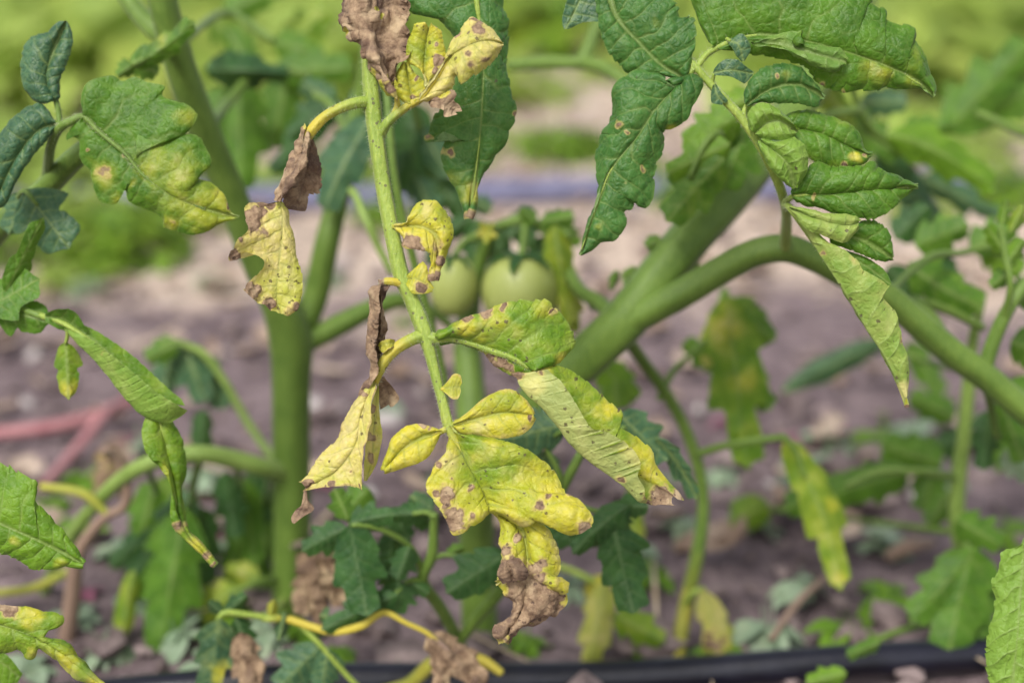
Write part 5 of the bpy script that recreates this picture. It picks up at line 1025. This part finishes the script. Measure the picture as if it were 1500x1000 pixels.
comp(PB, [(1440, 550, .74, 7), (1450, 590, .76, 6), (1460, 640, .78, 6)], [(1465, 580, 1500, 680, 30, 'mid', .78, {}), (1450, 600, 1440, 690, 26, 'dark', .8, {}), (1475, 560, 1540, 600, 30, 'mid', .77, {}), (1480, 500, 1540, 520, 34, 'mid', .77, {}), (1470, 660, 1510, 700, 26, 'weed', .8, {})])

# ---- plant C (right, low)
YC = G(1425, 905)[1]
def Cp(x, y, r, dy=0.0): return (x, y, vd(YC + dy, y), r)
branches('main_stem', PC, [[Cp(1430, 930, 15), Cp(1428, 860, 14), Cp(1405, 780, 13), Cp(1402, 720, 12), Cp(1412, 640, 11), Cp(1418, 570, 10), Cp(1425, 500, 8), Cp(1440, 430, 6)]], 'paled', ns=12)
branches('main_stem', PC, [[Cp(1560, 960, 16), Cp(1540, 800, 15), Cp(1520, 650, 14), Cp(1530, 400, 13, .02), Cp(1540, 250, 12, .03), Cp(1535, 150, 11, .04), Cp(1530, 40, 8, .05)]], 'stem', ns=12)
comp(PC, [Cp(1404, 770, 7), Cp(1415, 800, 6, -.03), Cp(1420, 820, 5, -.04), Cp(1400, 850, 4, -.04)], [
    (1425, 800, 1385, 965, 58, 'mid', .80, dict(fold=(8, 8))), (1425, 810, 1335, 910, 36, 'mid', .80, {}), (1430, 830, 1440, 940, 36, 'mid', .81, {}), (1400, 760, 1470, 800, 30, 'mid', .82, {})], label='big dull green lobed leaf over the drip pipe')
comp(PC, [Cp(1402, 700, 7), Cp(1350, 690, 6, -.02), Cp(1290, 690, 6, -.02), Cp(1240, 710, 5, -.02)], [
    (1330, 690, 1240, 720, 34, 'mid', .88, {}), (1300, 700, 1145, 745, 34, 'mid', .87, {}), (1380, 680, 1290, 650, 36, 'mid', .89, {}), (1370, 680, 1350, 750, 30, 'mid', .9, {}), (1390, 720, 1360, 770, 24, 'mid', .88, {})])
comp(PC, [Cp(1415, 620, 6), Cp(1440, 610, 6, .03), Cp(1480, 620, 5, .05)], [(1440, 610, 1480, 690, 32, 'mid', .95, {}), (1400, 610, 1330, 580, 26, 'mid', .95, {}), (1480, 620, 1530, 590, 32, 'mid', .95, {}), (1420, 640, 1360, 660, 26, 'dark', .96, {})])
comp(PC, [Cp(1540, 210, 8, .035), Cp(1490, 190, 7, .06), Cp(1430, 165, 6, .08)], [(1385, 195, 1510, 60, 46, 'mid', .92, dict(fold=(10, 4))), (1430, 160, 1530, 130, 44, 'mid', .93, {}), (1400, 150, 1385, 120, 20, 'mid', .93, {})], label='soft dark green leaf near the far field')
comp(PC, [Cp(1420, 545, 5), Cp(1360, 530, 5, .06), Cp(1300, 510, 5, .08)], [(1310, 495, 1145, 575, 20, 'blue', 1.0, dict(nl=1, lobes=0, bend=.06)), (1330, 500, 1380, 580, 22, 'mid', 1.0, {})])
comp(PC, [Cp(1540, 800, 7), (1530, 760, .66, 6), (1510, 780, .625, 5), (1498, 800, .618, 4)], [])
leaf(PC.children[-1], .618, mid=[(1500, 795, 0), (1496, 860, -2), (1490, 930, -2), (1480, 1030, 0)], L=[(0, 1490, 800), (.1, 1466, 806, 2), (.2, 1462, 830, 2), (.3, 1450, 850, 2), (.42, 1456, 890, 2), (.55, 1444, 930, 2), (.7, 1442, 960, 2), (.85, 1446, 1000, 2), (1, 1470, 1030)], R=[(0, 1510, 795), (.3, 1545, 840), (.6, 1550, 920), (1, 1490, 1030)], mat='light', px=1.8, pk=1.8, veins=7, flip=True, yel=.03, bulge=(-2, -2), label='pale green quilted leaflet at the edge of the plant')
comp(PC, [Cp(1430, 900, 6), Cp(1300, 930, 5, -.05), Cp(1220, 985, 4, -.06)], [(1240, 985, 1180, 1000, 18, 'light', .76, {}), (1290, 940, 1240, 960, 14, 'mid', .77, {})])
comp(PC, [Cp(1405, 780, 5), Cp(1250, 760, 4, .05), Cp(1130, 745, 4, .06)], [(1125, 735, 1070, 770, 28, 'light', .95, dict(nl=1, lobes=.1, yel=.15))])

# ---- plant E: dark young leaves under the sick leaf
YE = G(690, 985)[1]
dE = vd(YE, 985)
branches('main_stem', PE, [[(690, 1010, .80, 9), (682, 965, .775, 9), (668, 932, .755, 9), (645, 890, .735, 9), (622, 858, .72, 9), (620, 840, .715, 9), (632, 815, .71, 8), (635, 780, .705, 7), (636, 752, .70, 6)],
    [(672, 940, .758, 8), (698, 905, .745, 9), (735, 862, .73, 9), (780, 790, .715, 8), (820, 720, .705, 8), (845, 675, .70, 7), (865, 640, .70, 6), (900, 615, .70, 5)]], 'stem', ns=12)
sh = dict(px=1.9, fold=(5, 6), pk=1.2, veins=6)
comp(PE, [(621, 842, .715, 6), (600, 800, .705, 5), (560, 775, .695, 5), (525, 768, .69, 5), (512, 770, .69, 4)], [
    (512, 768, 538, 902, 42, 'dark', .688, dict(sh, yel=.02)), (508, 772, 442, 806, 26, 'dark', .69, dict(sh)), (512, 766, 577, 752, 24, 'dark', .688, dict(sh)), (510, 760, 490, 715, 20, 'mid', .70, dict(sh)), (540, 715, 500, 760, 30, 'mid', .72, dict(sh)), (575, 780, 568, 850, 24, 'dark', .71, dict(sh)), (565, 770, 600, 800, 20, 'dark', .72, dict(sh)), (600, 800, 582, 848, 22, 'dark', .70, dict(sh))], label='dark bluish green lobed leaf hanging')
comp(PE, [(622, 850, .716, 5), (600, 850, .71, 4), (580, 868, .705, 4)], [(583, 870, 470, 922, 22, 'dark', .70, dict(sh)), (585, 850, 578, 900, 30, 'dark', .705, dict(sh)), (600, 852, 628, 868, 16, 'dark', .71, dict(sh)), (590, 850, 545, 830, 20, 'dark', .71, dict(sh))])
comp(PE, [(636, 758, .70, 5), (625, 750, .70, 4), (605, 752, .70, 4)], [(632, 750, 565, 755, 20, 'dark', .70, dict(sh)), (634, 748, 600, 725, 20, 'blue', .705, dict(sh)), (610, 752, 640, 770, 20, 'dark', .71, dict(sh)), (580, 755, 600, 790, 18, 'dark', .715, dict(sh))])
comp(PE, [(632, 818, .71, 4.5), (655, 812, .71, 4), (690, 820, .705, 4), (720, 825, .70, 4)], [(738, 812, 653, 868, 34, 'dark', .695, dict(sh)), (715, 800, 740, 860, 22, 'dark', .70, dict(sh)), (655, 812, 680, 800, 10, 'mid', .71, dict(sh))])
comp(PE, [(805, 745, .708, 6), (820, 700, .70, 5), (800, 650, .695, 4), (825, 630, .69, 4)], [(828, 622, 735, 642, 40, 'blue', .69, dict(sh)), (800, 660, 790, 700, 30, 'blue', .70, dict(sh)), (810, 740, 840, 800, 36, 'dark', .70, dict(sh)), (835, 770, 870, 795, 26, 'dark', .70, dict(sh))])
comp(PE, [(865, 640, .70, 5), (890, 640, .695, 4), (915, 625, .69, 4)], [(905, 605, 978, 675, 34, 'blue', .69, dict(sh)), (960, 640, 1022, 730, 16, 'blue', .69, dict(sh, bend=-.12, fold=(8, -4)))], label='bluish green leaflets reaching past the rolled leaflet')
comp(PE, [(815, 730, .707, 5), (860, 745, .70, 4), (895, 750, .695, 4), (912, 742, .69, 4)], [(925, 738, 838, 812, 24, 'dark', .685, dict(sh, bend=.1)), (898, 770, 928, 898, 42, 'dark', .69, dict(sh, paints=[])), (905, 740, 950, 742, 20, 'dark', .69, dict(sh)), (915, 750, 905, 790, 20, 'dark', .70, dict(sh)), (860, 800, 880, 770, 16, 'dark', .70, dict(sh))], label='very dark green lobed leaf hanging beside the withered tip')

# ---- plant F: the withering plant at lower left
YF = G(95, 930)[1]
def Fp(x, y, r, dy=0.0, *rest): return (x, y, vd(YF + dy, y), r, *rest)
branches('main_stem', PF, [[Fp(95, 955, 13, 0, .1, 1), Fp(105, 880, 12, 0, .1, 1), Fp(115, 810, 10, 0, .2, .9), Fp(150, 760, 8, 0, .3, .8), Fp(182, 740, 7, 0, .4, .8), Fp(185, 700, 6, 0, .5, .9), Fp(165, 665, 5, 0, .5, .9), Fp(150, 655, 4, 0, .3, 1)],
    [Fp(112, 830, 7, 0, .4, .5), Fp(50, 860, 7, .02, .5), Fp(-20, 870, 6, .02, .5)], [Fp(158, 752, 6, 0, .5, .3), Fp(120, 722, 7, 0, .5), Fp(60, 712, 6, 0, .5)]], 'rachis', ns=9)
comp(PF, [Fp(165, 665, 4, 0, .5, .9), Fp(150, 662, 4, -.01, .5, .9)], [(160, 650, 150, 735, 22, 'mid', .92, dict(yel=.9, brn=.6, crinkle=1.5)), (170, 660, 185, 740, 16, 'mid', .93, dict(brn=1, crinkle=1.5))], mat='rachis', label='shrivelled brown leaf')

# withered lower leaves of plant A with a yellow stalk
oy, _ = tubes('compound_leaf', PA, [[A(425, 870, 6), A(400, 893, 5, -.04, .3), (385, 905, .72, 5, .2), (420, 906, .712, 6, .7), (455, 917, .708, 6, .9), (490, 925, .705, 6, .9), (530, 916, .70, 6, 1), (562, 897, .70, 5, 1), (595, 912, .70, 4, .9), (628, 928, .70, 4, .9, .4), (660, 955, .70, 3, .5, .9)],
    [(405, 905, .715, 5, .1), (365, 900, .712, 5), (330, 897, .71, 5), (318, 910, .71, 4)], [(440, 915, .71, 4), (470, 945, .71, 4), (505, 985, .715, 4), (540, 1020, .72, 4)]], 'rachis', ns=10)
oy['label'] = 'low leaf on a yellow stalk with a withered brown end'
sleaf(oy, .70, 625, 925, 712, 1010, 26, mat='mid', brn=1, crinkle=2.0, px=1.8, fold=(6, 8), label='withered brown leaflet')
sleaf(oy, .702, 640, 940, 650, 1010, 18, mat='mid', brn=1, crinkle=2.0, px=1.8)
sleaf(oy, .708, 322, 905, 305, 1015, 34, mat='blue', px=1.8, pk=1.3, yel=.1, paints=[('Y', 325, 985, 16, .8)])
sleaf(oy, .715, 330, 898, 362, 870, 16, mat='dark', px=1.8)
sleaf(oy, .715, 325, 896, 305, 880, 12, mat='dark', px=1.8)
sleaf(oy, .712, 345, 905, 370, 960, 20, mat='dark', px=1.8)
sleaf(oy, .708, 352, 925, 375, 1020, 22, mat='mid', brn=1, crinkle=2.0, px=1.8, label='withered brown leaflet')
sleaf(oy, .708, 395, 905, 402, 876, 10, mat='light', yel=1, px=1.8, nl=1)
sleaf(oy, .708, 418, 895, 408, 938, 13, mat='blue', px=1.8, nl=1, lobes=.1)
sleaf(oy, .705, 468, 900, 482, 905, 12, mat='blue', px=1.8, nl=1)
sleaf(oy, .71, 470, 945, 405, 1010, 34, mat='blue', px=1.8)
sleaf(oy, .71, 480, 950, 470, 1020, 30, mat='blue', px=1.8)
ob, _ = tubes('compound_leaf', PA, [[A(428, 800, 5, 0, .3, .8), (450, 795, .78, 5, .2, 1), (468, 805, .765, 4, 0, 1), (470, 850, .76, 3, 0, 1)]], 'rachis', ns=9)
ob['label'] = 'crumpled dead brown leaf beside the main stem'
sleaf(ob, .757, 468, 800, 440, 900, 24, mat='mid', brn=1, crinkle=2.6, px=1.8, fold=(10, 4), pk=1.8)
sleaf(ob, .755, 470, 802, 500, 890, 26, mat='mid', brn=1, crinkle=2.6, px=1.8, fold=(-6, 8), pk=1.8)
sleaf(ob, .76, 466, 810, 470, 915, 20, mat='mid', brn=1, crinkle=2.6, px=1.8, fold=(4, 4), pk=1.8)
branches('side_branch', PA, [[A(428, 905, 10), (500, 1010, .80, 10, .3), (590, 1005, .76, 10, .5), (640, 968, .74, 11, .5), (700, 965, .735, 9, .7), (735, 985, .73, 6, .7)]], 'rachis', ns=10)
